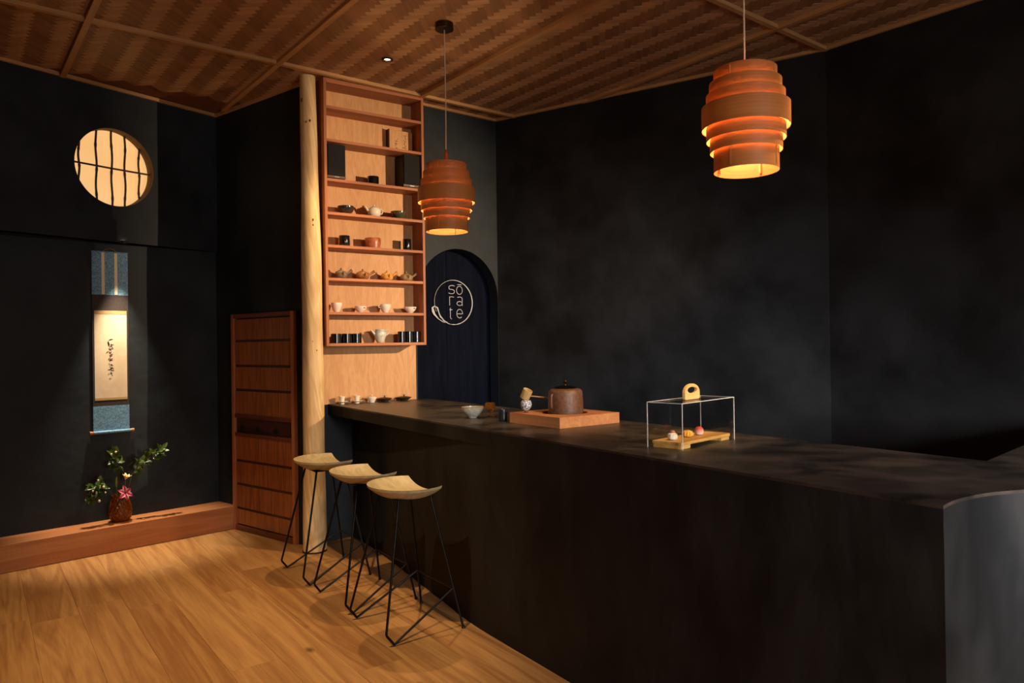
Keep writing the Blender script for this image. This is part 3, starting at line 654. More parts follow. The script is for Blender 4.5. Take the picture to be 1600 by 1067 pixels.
leaf_m = speckle('glossy_leaf', '#253a12', '#4d6322', 12, 0.3); leaf_m2 = speckle('young_leaf', '#42571c', '#6f7d30', 12, 0.35); stem_m = plain('stem', '#4a3a1c', 0.6); bud_m = plain('cream_bud', '#dcd2a0', 0.45)
def leaf_mesh(L, wd, name, mat):
    vs, fs = [], []; n = 7
    for i in range(n+1):
        t = i/n; hw = wd/2*math.sin(math.pi*(t**0.8))*(1-0.15*t) + 0.0004; z = -0.18*L*t*t + 0.06*L*t
        vs += [(L*t, -hw, z + hw*0.35), (L*t, 0, z), (L*t, hw, z + hw*0.35)]
    for i in range(n):
        a = 3*i; fs += [(a, a+3, a+4, a+1), (a+1, a+4, a+5, a+2)]
    me = bpy.data.meshes.new(name); me.from_pydata(vs, [], fs); me.materials.append(mat)
    for p in me.polygons: p.use_smooth = True
    return me
LEAF = [leaf_mesh(0.058, 0.040, 'leaf', leaf_m), leaf_mesh(0.050, 0.036, 'leaf', leaf_m2), leaf_mesh(0.064, 0.037, 'leaf', leaf_m)]
def branch(label, pts, nleaf, start, seed, buds=(), spread=1.0, group='leafy branches in the vase'):
    g = random.Random(seed); t = thing('leafy_branch', label, 'branch', (VP.x, VP.y, ST_H), RZ_L, group)
    P = [Vector(p) for p in pts]
    def at(f):
        f *= len(P)-1; i = min(int(f), len(P)-2); return P[i].lerp(P[i+1], f-i), (P[i+1]-P[i]).normalized()
    MB().tube(P, [0.0042 - 0.0026*k/(len(P)-1) for k in range(len(P))], 7).build('stem', stem_m, t, smooth=True)
    for k in range(nleaf):
        f = start + (1-start)*g.random()**0.8; p, d = at(min(f, 0.999))
        o3 = Vector((g.gauss(0, 1), g.gauss(0, 1), g.gauss(0, 1))).normalized(); o3.y = -abs(o3.y)*0.8 if o3.y < 0.4 else o3.y*0.3
        p = p + o3 * g.uniform(0.004, 0.030)*spread
        dr = (d*0.5 + o3*1.0 + Vector((0, -0.15, 0.15))).normalized()
        if dr.y > 0.2: dr.y *= 0.2; dr.normalize()
        nz_ = Vector((g.uniform(-.5, .5), -0.7, 0.8)); nz_ = (nz_ - dr*nz_.dot(dr)).normalized(); ny_ = nz_.cross(dr)
        q = Matrix((dr, ny_, nz_)).transposed().to_quaternion()
        o = bpy.data.objects.new('leaf', LEAF[g.choice((0, 0, 1, 2))]); COL.objects.link(o); o.parent = t; o.location = p
        o.rotation_mode = 'QUATERNION'; o.rotation_quaternion = q; sc = g.uniform(0.75, 1.1); o.scale = (sc, sc, sc)
    for bx, by, bz, r in buds:
        MB().sphere((bx, by, bz), r, 10, 8, (1, 1, 1.15)).build('bud', bud_m, t, smooth=True)
branch('bushy leafy branch with cream berries drooping left of the vase', [(-0.025, -0.01, 0.02), (-0.045, -0.01, 0.20), (-0.10, -0.02, 0.285), (-0.16, -0.03, 0.33), (-0.20, -0.035, 0.29), (-0.215, -0.04, 0.22)], 48, 0.5, 1,
       ((-0.185, -0.085, 0.36, 0.008), (-0.150, -0.095, 0.305, 0.010), (-0.225, -0.09, 0.285, 0.007), (-0.20, -0.09, 0.27, 0.008), (-0.135, -0.09, 0.26, 0.006), (-0.18, -0.09, 0.20, 0.009)), 1.15)
branch('upright leafy branch with two pale buds, behind the white lily', [(-0.01, 0.0, 0.02), (-0.015, 0.0, 0.25), (-0.005, -0.01, 0.40), (-0.03, -0.02, 0.47), (-0.055, -0.03, 0.535)], 34, 0.66, 2,
       ((-0.045, -0.055, 0.560, 0.010), (-0.075, -0.05, 0.545, 0.010)), 1.5)
branch('long leafy branch reaching out to the right of the vase', [(0.03, 0.0, 0.02), (0.05, -0.01, 0.22), (0.085, -0.015, 0.36), (0.14, -0.03, 0.435), (0.22, -0.045, 0.49), (0.315, -0.055, 0.545)], 46, 0.42, 5, (), 0.95)
def petal_mesh(L, wd, curl, name, mat, rise=0.55):
    vs, fs = [], []; n = 8
    for i in range(n+1):
        t = i/n; hw = wd/2*math.sin(math.pi*(0.06 + 0.93*t)**0.9) + 0.0003; z = rise*L*t - curl*L*t*t
        vs += [(L*t, -hw, z + hw*0.25), (L*t, 0, z - 0.001), (L*t, hw, z + hw*0.25)]
    for i in range(n):
        a = 3*i; fs += [(a, a+3, a+4, a+1), (a+1, a+4, a+5, a+2)]
    me = bpy.data.meshes.new(name); me.from_pydata(vs, [], fs); me.materials.append(mat)
    for p in me.polygons: p.use_smooth = True
    return me
pink, nt, N, L, b = newmat('pink_lily_petal')
tc = N.new('ShaderNodeTexCoord'); sx = N.new('ShaderNodeSeparateXYZ'); L.new(tc.outputs['Object'], sx.inputs[0]); ab = N.new('ShaderNodeMath'); ab.operation = 'ABSOLUTE'; L.new(sx.outputs[1], ab.inputs[0])
mr = N.new('ShaderNodeMapRange'); mr.inputs[2].default_value = 0.014; L.new(ab.outputs[0], mr.inputs[0])
cr = N.new('ShaderNodeValToRGB'); cr.color_ramp.elements[0].color = lin('#b01c4c'); cr.color_ramp.elements[1].color = lin('#f0b4c0'); cr.color_ramp.elements[0].position = 0.45; L.new(mr.outputs[0], cr.inputs[0]); L.new(cr.outputs[0], b.inputs['Base Color']); b.inputs['Roughness'].default_value = 0.45
cream = plain('cream_lily_petal', '#f0e2b4', 0.45)
def lily(name, label, loc, axis, me, n, stem_from, mat_c, off=0.0):
    t = thing(name, label, 'flower', (VP.x, VP.y, ST_H), RZ_L)
    ax = Vector(axis).normalized(); Q = ax.to_track_quat('Z', 'Y')
    for k in range(n):
        o = bpy.data.objects.new('petal', me); COL.objects.link(o); o.parent = t; o.location = loc; o.rotation_mode = 'QUATERNION'
        o.rotation_quaternion = Q @ Matrix.Rotation(off + 2*math.pi*k/n, 4, 'Z').to_quaternion(); s = 1.0 if k % 2 else 0.93; o.scale = (s, s, s)
    MB().tube([stem_from, tuple((Vector(stem_from)+Vector(loc))/2 + Vector((0, 0, 0.01))), loc], 0.0035, 7).build('stem', leaf_m2, t, smooth=True)
    mb = MB()
    for k in range(6):
        d = Q @ Vector((0.3*math.cos(k*1.05), 0.3*math.sin(k*1.05), 1)); e = Vector(loc) + d*0.034
        mb.tube([loc, tuple(e)], 0.0011, 5); mb.sphere(tuple(e), 0.0026, 8, 6)
    mb.build('stamens', mat_c, t, smooth=True)
lily('pink_lily', 'open pink lily with pale petal edges at the mouth of the vase', (0.008, -0.085, 0.232), (0.25, -1, 0.45), petal_mesh(0.068, 0.034, 0.55, 'petal', pink), 6, (0.01, -0.03, 0.02), plain('stamen_red', '#7a2b20', 0.6), 0.52)
lily('cream_lily', 'half-open cream lily above the pink one', (0.022, -0.055, 0.335), (0.2, -0.3, 1.0), petal_mesh(0.036, 0.024, 0.55, 'petal', cream, 1.75), 6, (0.012, -0.02, 0.02), plain('stamen_yellow', '#c9a13c', 0.6))
lb = thing('lily_bud', 'closed green lily bud left of the cream lily', 'bud', (VP.x, VP.y, ST_H), RZ_L)
MB().tube([(-0.02, -0.03, 0.02), (-0.035, -0.04, 0.20), (-0.042, -0.045, 0.285)], 0.003, 7).build('stem', leaf_m2, lb, smooth=True)
MB().tube([(-0.042, -0.045, 0.283), (-0.043, -0.046, 0.30), (-0.044, -0.047, 0.325), (-0.044, -0.047, 0.35), (-0.040, -0.047, 0.368)], [0.005, 0.0095, 0.0105, 0.008, 0.002], 10).build('bud_head', speckle('green_bud', '#4f6a1e', '#7f8f3a', 20, 0.4), lb, smooth=True)

# ------------------------------------------------------------------ bar stools
BX, BY = V2(0.816, 0.577), V2(-0.577, 0.816)
def make_stool():
    t = thing('bar_stool', 'bar stool', 'stool', (0, 0, 0), math.atan2(BX.y, BX.x), 'bar stools along the counter')
    a, b_, xc = 0.240, 0.215, 0.118; nx, ny = 26, 28; top, bot = [], []
    ph0, ph1 = math.pi, math.acos(xc/b_)
    xs = [b_*math.cos(ph0 + (ph1-ph0)*i/nx) for i in range(nx+1)]
    for x in xs:
        h = a*math.sqrt(max(0, 1-(x/b_)**2)) + 0.0015
        for j in range(ny+1):
            y = h*math.sin(math.pi*(j/ny-0.5)); r2 = min(1, (x/b_)**2 + (y/a)**2)
            zt = 0.744 + 0.054*r2**1.5; th = 0.030 - 0.016*r2
            k = 1.0 if r2 < 0.9 else 1.0
            top.append((x, y, zt)); bot.append((x*0.985, y*0.985, zt - th))
    n1 = ny+1; vs = top + bot; o_ = len(top); fs = []
    for i in range(nx):
        for j in range(ny):
            q = i*n1+j; fs.append((q, q+1, q+n1+1, q+n1)); fs.append((o_+q, o_+q+n1, o_+q+n1+1, o_+q+1))
    for i in range(nx):
        q = i*n1; fs.append((q, q+n1, o_+q+n1, o_+q)); q = i*n1+ny; fs.append((q, o_+q, o_+q+n1, q+n1))
    for j in range(ny):
        q = nx*n1+j; fs.append((q, q+1, o_+q+1, o_+q)); fs.append((j, o_+j, o_+j+1, j+1))
    so = MB().add(vs, fs).build('seat', M['seat'], t, smooth=True); so.modifiers.new('bevel', 'BEVEL').width = 0.004; so.modifiers['bevel'].segments = 3; so.modifiers['bevel'].limit_method = 'ANGLE'
    for sg in (-1, 1):
        MB().tube([(-0.105, sg*0.115, 0.735), (-0.246, sg*0.236, 0.070), (-0.243, sg*0.236, 0.060), (-0.204, sg*0.242, 0.0085)], 0.0068, 10).build('front_leg', M['black_metal'], t, smooth=True)
        MB().tube([(0.085, sg*0.125, 0.735), (0.216, sg*0.246, 0.006)], 0.0068, 10).build('rear_leg', M['black_metal'], t, smooth=True)
        f = 1 - 0.22/0.735
        J = (0.085 + 0.131*f, sg*(0.125 + 0.121*f), 0.22)
        MB().tube([(-0.206, sg*0.242, 0.0085), J], 0.0066, 10).build('sled_rod', M['black_metal'], t, smooth=True)
        MB().lathe([(0.0095, 0), (0.011, 0.003), (0.0075, 0.012)], 14, (0.217, sg*0.2465, 0)).build('foot_pad', M['black_metal'], t, smooth=True)
    MB().tube([(J[0], -J[1], 0.22), (J[0], J[1], 0.22)], 0.0062, 10).build('footrest', M['black_metal'], t, smooth=True)
    MB().box(-0.12, 0.10, -0.13, 0.13, 0.726, 0.731).build('mounting_plate', M['black_metal'], t)
    return t
st0 = make_stool()
for i, (x, y, lb, dz) in enumerate(((-0.612, 4.180, 'bar stool nearest the viewer, black wire legs and dished wooden seat', 0), (-0.940, 4.648, 'bar stool in the middle of the three, dished wooden seat', 0.03), (-1.318, 5.165, 'bar stool farthest back, standing in front of the log post', -0.02))):
    s = st0 if i == 0 else copy_tree(st0)
    s.location = (x, y, 0); s.rotation_euler = (0, 0, math.atan2(BX.y, BX.x) + dz); s['label'] = lb
# ------------------------------------------------------------------ counter
HC = 1.11; KU, KN = V2(0.565, -0.825).normalized(), V2(0.825, 0.565).normalized(); NF, NI = 2.14, 3.035
def ct(t, n): return KU*t + KN*n
T0 = (sh(0.113, 0.287)).dot(KU); TC = ct(0, 0)
corner = V2(1.192, 2.047); inner = V2(1.785, 2.780)
outer = [V2(1.192, 2.047), V2(1.238, 2.092), V2(1.291, 2.134), V2(1.36, 2.178), V2(1.437, 2.215), V2(1.50, 2.234), V2(1.555, 2.247), V2(1.63, 2.262), V2(1.72, 2.285), V2(1.86, 2.345), V2(2.05, 2.46), V2(2.35, 2.70), V2(2.75, 3.05), V2(3.62, 3.62)]
def smooth_curve(P, n=6):
    out = []
    for i in range(len(P)-1):
        a, b, c, d = P[max(i-1, 0)], P[i], P[i+1], P[min(i+2, len(P)-1)]
        for k in range(n):
            t = k/n; out.append(0.5*((2*b) + (c-a)*t + (2*a-5*b+4*c-d)*t*t + (3*b-a-3*c+d)*t**3))
    return out + [P[-1]]
outer = smooth_curve(outer)
wallA, wallB = V2(3.62, 3.62), V2(3.20, 4.12)
far_in = ct(sh(1.0, 0.287).dot(KU) - 0.05, NI)
counter = thing('bar_counter', 'long dark plaster bar counter turning the corner at the right', 'counter')
far_a, far_b = sh(0.113, 0.284), sh(0.93, 0.284)
top_poly = [tuple(far_a), tuple(corner)] + [tuple(p) for p in outer[1:]] + [tuple(wallB), tuple(inner), tuple(far_in), tuple(far_b)]
MB().prism(top_poly, HC-0.010, HC).build('worktop', M['plaster_top'], counter)
MB().prism(top_poly, HC-0.085, HC-0.010).build('apron', M['plaster_c'], counter, smooth=True)
# front: flush near the viewer, drawn back under the worktop at the stools
tA, tB = far_a.dot(KU), corner.dot(KU)
def nfront(t):
    k = min(1, max(0, (-3.35 - t)/2.2)); return NF + 0.0006 + 0.205*(k*k*(3-2*k)*0.45 + k*0.55*min(1, k*4))
ts = [tA + (tB-tA)*k/60 for k in range(61)]
fr = [ct(t, nfront(t)) for t in ts]; frb = [ct(t, nfront(t) + 0.09) for t in ts]
frb[-1] = frb[-1] - KU*0.1
mb = MB(); n = len(fr)
vs = [(p.x, p.y, 0.0) for p in fr] + [(p.x, p.y, HC-0.085) for p in fr] + [(p.x, p.y, 0.0) for p in frb] + [(p.x, p.y, HC-0.085) for p in frb]
fs = [(i, i+1, n+i+1, n+i) for i in range(n-1)] + [(2*n+i, 3*n+i, 3*n+i+1, 2*n+i+1) for i in range(n-1)] + [(n+i, n+i+1, 3*n+i+1, 3*n+i) for i in range(n-1)] + [(i, 2*n+i, 2*n+i+1, i+1) for i in range(n-1)]
fs += [(0, n, 3*n, 2*n), (n-1, 3*n-1, 4*n-1, 2*n-1)]
mb.add(vs, fs).build('front_panel', M['plaster_c'], counter, smooth=True)
# curved end face
ob = [p + V2(0.03, 0.085) for p in outer]; ob[0] = outer[0] + KN*0.085 - KU*0.02
n = len(outer); oo = [outer[0] + V2(0.0006, 0.0002)] + [p + V2(-0.0001, 0.0003) for p in outer[1:]]
vs = [(p.x, p.y, 0.0) for p in oo] + [(p.x, p.y, HC-0.085) for p in oo] + [(p.x, p.y, 0.0) for p in ob] + [(p.x, p.y, HC-0.085) for p in ob]
fs = [(i, i+1, n+i+1, n+i) for i in range(n-1)] + [(2*n+i, 3*n+i, 3*n+i+1, 2*n+i+1) for i in range(n-1)] + [(n+i, n+i+1, 3*n+i+1, 3*n+i) for i in range(n-1)] + [(i, 2*n+i, 2*n+i+1, i+1) for i in range(n-1)]
fs += [(0, n, 3*n, 2*n), (n-1, 3*n-1, 4*n-1, 2*n-1)]
MB().add(vs, fs).build('end_panel', M['plaster_c'], counter, smooth=True)
# staff side
p0, p1 = far_in + KU*0.02 - KN*0.06, inner - KN*0.06
MB().prism([tuple(p0), tuple(p1), tuple(p1 + KN*0.05), tuple(p0 + KN*0.05)], 0, HC-0.085).build('staff_panel', M['plaster_c'], counter)

# ------------------------------------------------------------------ things on the counter
RZ_C = math.atan2(KU.y, KU.x)
def on_counter(name, label, cat, x, y, rz=RZ_C, z=HC, group=None): return thing(name, label, cat, (x, y, z + 0.0005), rz, group)
# hearth board with kettle
e1 = V2(0.6, -0.8); BC = V2(0.300, 4.335); HB = 0.228; BT = 0.060
board = on_counter('hearth_board', 'thick square cedar board with a round well holding the kettle', 'board', BC.x, BC.y, math.atan2(e1.y, e1.x))
def board_mesh():
    m = MB(); r = 0.138; n = 72; vs, fs = [], []
    angs = [2*math.pi*(k+0.5)/n for k in range(n)]
    def sq(a):
        c, s = math.cos(a), math.sin(a); k = HB/max(abs(c), abs(s)); return c*k, s*k
    angs = sorted(angs + [math.radians(a) for a in (45, 135, 225, 315)]); n = len(angs)
    for z in (0, BT):
        for a in angs: vs.append((r*math.cos(a), r*math.sin(a), z))
        for a in angs: vs.append((*sq(a), z))
    for k in range(n):
        k2 = (k+1) % n
        fs += [(2*n+k, 2*n+k2, 3*n+k2, 3*n+k), (k, n+k, n+k2, k2), (k, k2, 2*n+k2, 2*n+k), (n+k, 3*n+k, 3*n+k2, n+k2)]
    return m.add(vs, fs)
board_mesh().build('frame', wood('salmon_cedar', '#b5744c', '#d1925f', 'x', 8, 16, 0.5, 0.5), board)
MB().lathe([(0.137, 0.003), (0.137, 0.018)], 48).build('well_floor', plain('well_floor', '#241710', 0.8), board)
iron = speckle('brown_cast_iron', '#5a3a28', '#7d563c', 55, 0.5, 0.25, spec=0.6)
KC = BC + V2(0.012, 0.020)
ket = on_counter('iron_kettle', 'brown cast iron tea kettle with a lid, set in the cedar board', 'kettle', KC.x, KC.y, z=HC+0.020)
MB().lathe([(0.085, 0), (0.100, 0.010), (0.1045, 0.04), (0.1035, 0.10), (0.101, 0.150), (0.098, 0.166), (0.088, 0.176), (0.066, 0.181), (0.062, 0.180), (0.062, 0.172), (0.001, 0.171)], 56).build('pot', iron, ket, smooth=True)
lid = MB().lathe([(0.068, 0.1815), (0.070, 0.185), (0.060, 0.190), (0.030, 0.196), (0.008, 0.198), (0.001, 0.198)], 48).build('lid', plain('dark_bronze', '#2a1d15', 0.25, 0.7), ket, smooth=True)
MB().lathe([(0.006, 0.197), (0.005, 0.206), (0.011, 0.212), (0.0135, 0.220), (0.010, 0.228), (0.001, 0.231)], 24).build('lid_knob', plain('bronze_knob', '#4a3522', 0.25, 0.8), lid, smooth=True)
for sgn in (-1, 1):
    lg_a = RZ_C
    q = V2(0.78, 0.62) * sgn
    loc = V2(q.dot(KU), q.dot(KN)) * 0.1035
    MB().tube([(loc.x*1.0, loc.y*1.0, 0.150), (loc.x*1.09, loc.y*1.09, 0.142), (loc.x*1.10, loc.y*1.10, 0.11), (loc.x*1.08, loc.y*1.08, 0.075), (loc.x*0.99, loc.y*0.99, 0.070)], 0.0065, 10).build('lug', iron, ket, smooth=True)
# lid rest and ladle
LP = V2(0.078, 4.342)
rest_ = thing('lid_rest', 'small round white and blue porcelain rest under the ladle cup', 'rest', (LP.x, LP.y, HC+BT+0.0005), 0)
porc, nt, N, L, b = newmat('blue_and_white_porcelain')
tc = N.new('ShaderNodeTexCoord'); vo = N.new('ShaderNodeTexVoronoi'); vo.feature = 'DISTANCE_TO_EDGE'; vo.inputs['Scale'].default_value = 75; L.new(tc.outputs['Object'], vo.inputs[0])
cr = N.new('ShaderNodeValToRGB'); cr.color_ramp.elements[0].position = 0.05; cr.color_ramp.elements[1].position = 0.12; cr.color_ramp.elements[0].color = lin('#2b4f86'); cr.color_ramp.elements[1].color = lin('#e6e4da'); L.new(vo.outputs[0], cr.inputs[0]); L.new(cr.outputs[0], b.inputs['Base Color']); b.inputs['Roughness'].default_value = 0.2
MB().lathe([(0.012, 0.014), (0.022, 0.022), (0.031, 0.036), (0.0335, 0.050), (0.031, 0.064), (0.027, 0.073), (0.024, 0.074), (0.022, 0.066), (0.001, 0.064)], 36).build('bulb', porc, rest_, smooth=True)
MB().lathe([(0.015, 0.0), (0.016, 0.003), (0.0085, 0.006), (0.0085, 0.016)], 24).build('foot', plain('brown_foot', '#6b4a2c', 0.4), rest_, smooth=True)
bamboo = wood('pale_bamboo', '#c79a5a', '#e6c48a', 'z', 14, 12, 0.4, 0.5)
lad = thing('bamboo_ladle', 'bamboo water ladle with its cup resting on the porcelain rest', 'ladle', (LP.x, LP.y, HC+BT+0.079), 0)
tilt = Matrix.Translation((0.001, -0.004, 0.030)) @ Matrix.Rotation(math.radians(24), 4, 'Y') @ Matrix.Rotation(math.radians(14), 4, 'X')
MB().lathe([(0.026, -0.027), (0.0275, -0.024), (0.029, 0.030), (0.0265, 0.030), (0.0255, -0.022), (0.001, -0.021)], 32).xf(tilt).build('cup', bamboo, lad, smooth=True)
MB().tube([(0.022, 0.005, 0.020), (0.12, 0.07, 0.004), (0.245, 0.155, -0.024)], [0.0042, 0.0040, 0.0045], 8).build('handle', plain('split_bamboo', '#b08a58', 0.4), lad, smooth=True)
# bowl, goblet, dark cup
bw = on_counter('tea_bowl', 'pale speckled tea bowl on the counter beside the amber goblet', 'bowl', -0.258, 4.70)
MB().lathe(bowl_prof(0.070, 0.070, 0.030, 0.005, 0.85), 44).build('body', speckle('speckled_ash_glaze', '#a09a88', '#c6c0ae', 70, 0.28, coat=0.4), bw, smooth=True)
MB().lathe([(0.0692, 0.0665), (0.0712, 0.0690), (0.0695, 0.0712), (0.0655, 0.0705)], 44, cap0=False, cap1=False).build('rim', plain('bare_clay_rim', '#a8865a', 0.5), bw, smooth=True)
gb = on_counter('goblet', 'small stemmed goblet of amber glass', 'goblet', -0.146, 4.752)
ag = plain('amber_glass', '#f0bc6a', 0.05, trans=0.9, ior=1.2)
MB().lathe([(0.005, 0.026), (0.012, 0.030), (0.027, 0.046), (0.034, 0.066), (0.033, 0.082), (0.030, 0.090), (0.028, 0.090), (0.031, 0.068), (0.02, 0.045), (0.001, 0.036)], 32).build('cup', ag, gb, smooth=True)
MB().lathe([(0.022, 0), (0.022, 0.003), (0.007, 0.006), (0.0045, 0.012), (0.0045, 0.027)], 28).build('stem', ag, gb, smooth=True)
cp = on_counter('tea_cup', 'small dark ribbed cup on the counter left of the kettle board', 'cup', -0.060, 4.46)
MB().lathe([(0.022, 0), (0.0255, 0.004), (0.0275, 0.02), (0.0255, 0.036), (0.0285, 0.052), (0.028, 0.072), (0.0262, 0.072), (0.0255, 0.05), (0.022, 0.01), (0.001, 0.009)], 36).build('body', plain('slate_glaze', '#23262b', 0.3, coat=0.3), cp, smooth=True)
# row of small ware in front of the fir panel
def small(name, label, cat, s, group=None, d=0.20):
    p = sh(s, d); return thing(name, label, cat, (p.x, p.y, HC+0.0005), RZ_S, group)
cupm = plain('warm_white_porcelain', '#efe2cc', 0.25, coat=0.3)
for s, lb in ((0.195, 'white cup on a saucer at the counter end next to the log post'), (0.322, 'white cup on a saucer between the other white cup and the lidded cup')):
    t = small('saucer', lb.replace('white cup on a saucer', 'small white saucer under a cup'), 'saucer', s, 'saucers by the fir panel')
    MB().lathe([(0.018, 0), (0.020, 0.010), (0.024, 0.013), (0.050, 0.021), (0.050, 0.0225), (0.022, 0.016), (0.001, 0.016)], 36).build('dish', cupm, t, smooth=True)
    t = small('tea_cup', lb, 'cup', s, 'white cups by the fir panel'); t.location.z += 0.0165
    MB().lathe([(0.017, 0), (0.019, 0.003), (0.021, 0.03), (0.028, 0.048), (0.0265, 0.048), (0.019, 0.028), (0.001, 0.006)], 32).build('body', cupm, t, smooth=True)
t = small('lidded_cup', 'white lidded cup with a knob, in front of the fir panel', 'cup', 0.452)
MB().lathe([(0.022, 0), (0.024, 0.008), (0.030, 0.018), (0.040, 0.036), (0.0415, 0.042), (0.038, 0.042), (0.001, 0.012)], 36).build('body', cupm, t, smooth=True)
ld = MB().lathe([(0.037, 0.042), (0.034, 0.047), (0.015, 0.053), (0.001, 0.054)], 32).build('lid', cupm, t, smooth=True)
MB().sphere((0, 0, 0.060), 0.007, 12, 8).build('lid_knob', cupm, ld, smooth=True)
dk = speckle('dark_brown_clay', '#2a2018', '#3e3023', 60, 0.5)
for s, lb in ((0.567, 'dark brown lidded dish next to the white lidded cup'), (0.745, 'dark brown lidded dish at the end by the arch')):
    t = small('lidded_dish', lb, 'dish', s, 'dark lidded dishes by the fir panel')
    MB().lathe([(0.030, 0), (0.033, 0.006), (0.058, 0.022), (0.064, 0.028), (0.060, 0.029), (0.001, 0.018)], 36).build('body', dk, t, smooth=True)
    ld = MB().lathe([(0.058, 0.0285), (0.045, 0.033), (0.012, 0.037), (0.001, 0.037)], 32).build('lid', dk, t, smooth=True)
    MB().lathe([(0.005, 0.036), (0.005, 0.044), (0.010, 0.047), (0.010, 0.050), (0.001, 0.051)], 16).build('lid_knob', dk, ld, smooth=True)

# ------------------------------------------------------------------ acrylic case with sweets
A0, A1, A2 = V2(0.612, 3.281), V2(0.724, 3.151), V2(1.054, 3.498)
ex = (A2 - A1).normalized(); LX, LY = 0.470, 0.176; ey = V2(-ex.y, ex.x)
case = thing('display_case', 'clear acrylic cover with a wooden handle over the sweets', 'case', (A1.x, A1.y, HC+0.0005), math.atan2(ex.y, ex.x))
acr = bpy.data.materials.new('clear_acrylic'); acr.use_nodes = True; nt = acr.node_tree; N, L = nt.nodes, nt.links; N.remove(N['Principled BSDF'])
tr = N.new('ShaderNodeBsdfTransparent'); tr.inputs[0].default_value = (0.96, 0.97, 0.97, 1); gl = N.new('ShaderNodeBsdfGlossy'); gl.inputs['Roughness'].default_value = 0.01; lw = N.new('ShaderNodeLayerWeight'); lw.inputs[0].default_value = 0.5; pw = N.new('ShaderNodeMath'); pw.operation = 'POWER'; pw.inputs[1].default_value = 4.0; L.new(lw.outputs['Facing'], pw.inputs[0]); fr_ = N.new('ShaderNodeMath'); fr_.operation = 'MULTIPLY_ADD'; fr_.inputs[1].default_value = 0.5; fr_.inputs[2].default_value = 0.035; L.new(pw.outputs[0], fr_.inputs[0])
mxs = N.new('ShaderNodeMixShader'); L.new(fr_.outputs[0], mxs.inputs[0]); L.new(tr.outputs[0], mxs.inputs[1]); L.new(gl.outputs[0], mxs.inputs[2]); L.new(mxs.outputs[0], N['Material Output'].inputs[0])
aedge = plain('frosted_acrylic_edge', '#c9c2b6', 0.35, spec=0.6)
CH, th = 0.200, 0.004
for nm, bx in (('side_pane', (0.004, LX-0.004, 0, th, 0, CH-th)), ('side_pane', (0.004, LX-0.004, LY-th, LY, 0, CH-th)), ('end_pane', (0, th, 0.004, LY-0.004, 0, CH-th)), ('end_pane', (LX-th, LX, 0.004, LY-0.004, 0, CH-th)), ('top_pane', (0.003, LX-0.003, 0.003, LY-0.003, CH-th, CH))):
    MB().box(*bx).build(nm, acr, case)
ew = 0.0014
for x in (0, LX):
    for y in (0, LY): MB().box(x-ew, x+ew, y-ew, y+ew, 0, CH).build('acrylic_edge', aedge, case)
for y in (0, LY): MB().box(0, LX, y-ew*0.7, y+ew*0.7, CH-0.002, CH+0.001).build('acrylic_edge', aedge, case)
for x in (0, LX): MB().box(x-ew*0.7, x+ew*0.7, 0, LY, CH-0.002, CH+0.001).build('acrylic_edge', aedge, case)
hw = wood('blond_handle', '#c8954e', '#e4b874', 'x', 12, 12, 0.45, 0.5)
def handle_mesh():
    n = 24; out, inn = [], []
    for k in range(n+1):
        a = math.pi*k/n; out.append((0.066*math.cos(a), 0.032 + 0.040*math.sin(a)))
    outl = [(0.066, 0)] + out + [(-0.066, 0)]
    m = MB(); ang = []; pts_o = []; pts_i = []
    cz = 0.043
    N_ = 60
    for k in range(N_):
        a = 2*math.pi*k/N_; c, s = math.cos(a), math.sin(a); pts_i.append((0.042*c, cz + 0.0145*s))
        # outer outline by ray
        best = 1e9
        for i in range(len(outl)):
            p, q = outl[i], outl[(i+1) % len(outl)]; dx, dz = q[0]-p[0], q[1]-p[1]; den = c*dz - s*dx
            if abs(den) < 1e-12: continue
            tt = (p[0]*dz - (p[1]-cz)*dx)/den; uu = (p[0]*s - (p[1]-cz)*c)/den
            if tt > 0 and -1e-6 <= uu <= 1+1e-6: best = min(best, tt)
        pts_o.append((c*best, cz + s*best))
    vs = [(x, y, z) for y in (-0.0075, 0.0075) for pts in (pts_i, pts_o) for x, z in pts]; fs = []
    for k in range(N_):
        k2 = (k+1) % N_
        fs += [(k, N_+k, N_+k2, k2), (2*N_+k, 2*N_+k2, 3*N_+k2, 3*N_+k), (k, k2, 2*N_+k2, 2*N_+k), (N_+k, 3*N_+k, 3*N_+k2, N_+k2)]
    return m.add(vs, fs)
hm = handle_mesh().build('handle', hw, case, bevel=0.002); hm.location = (LX/2 - 0.005, LY/2, CH+0.001)
tray = thing('serving_tray', 'low wooden tray on two feet inside the acrylic case', 'tray', (A1.x, A1.y, HC+0.0005), math.atan2(ex.y, ex.x))
tw = wood('golden_tray', '#c58a40', '#e2ae62', 'x', 10, 14, 0.45, 0.5)
MB().box(0.014, LX-0.014, 0.014, LY-0.014, 0.016, 0.030).build('board', tw, tray, bevel=0.002)
for x in (0.016, LX-0.096): MB().box(x, x+0.08, 0.018, LY-0.018, 0, 0.016).build('foot', tw, tray, bevel=0.001)
def on_tray(name, label, u_, v_): p = A1 + ex*u_ + ey*v_; return thing(name, label, 'sweet', (p.x, p.y, HC+0.0310), math.atan2(ex.y, ex.x), 'sweets in the acrylic case')
t = on_tray('rice_sweet', 'round white sweet with a pinkish top in the acrylic case', 0.075, 0.095)
MB().lathe([(0.010, 0), (0.020, 0.004), (0.0235, 0.014), (0.021, 0.025), (0.012, 0.032), (0.001, 0.033)], 32, fx=lambda q, a: (q[0]*(1+0.04*math.sin(8*a)), q[1]*(1+0.04*math.sin(8*a)), q[2])).build('body', speckle('white_sweet', '#d8c2a6', '#efe2cc', 90, 0.6), t, smooth=True)
MB().sphere((0, 0, 0.035), 0.011, 14, 8, (1.1, 1.1, 0.7)).build('topping', plain('pink_topping', '#b4694e', 0.6), t, smooth=True)
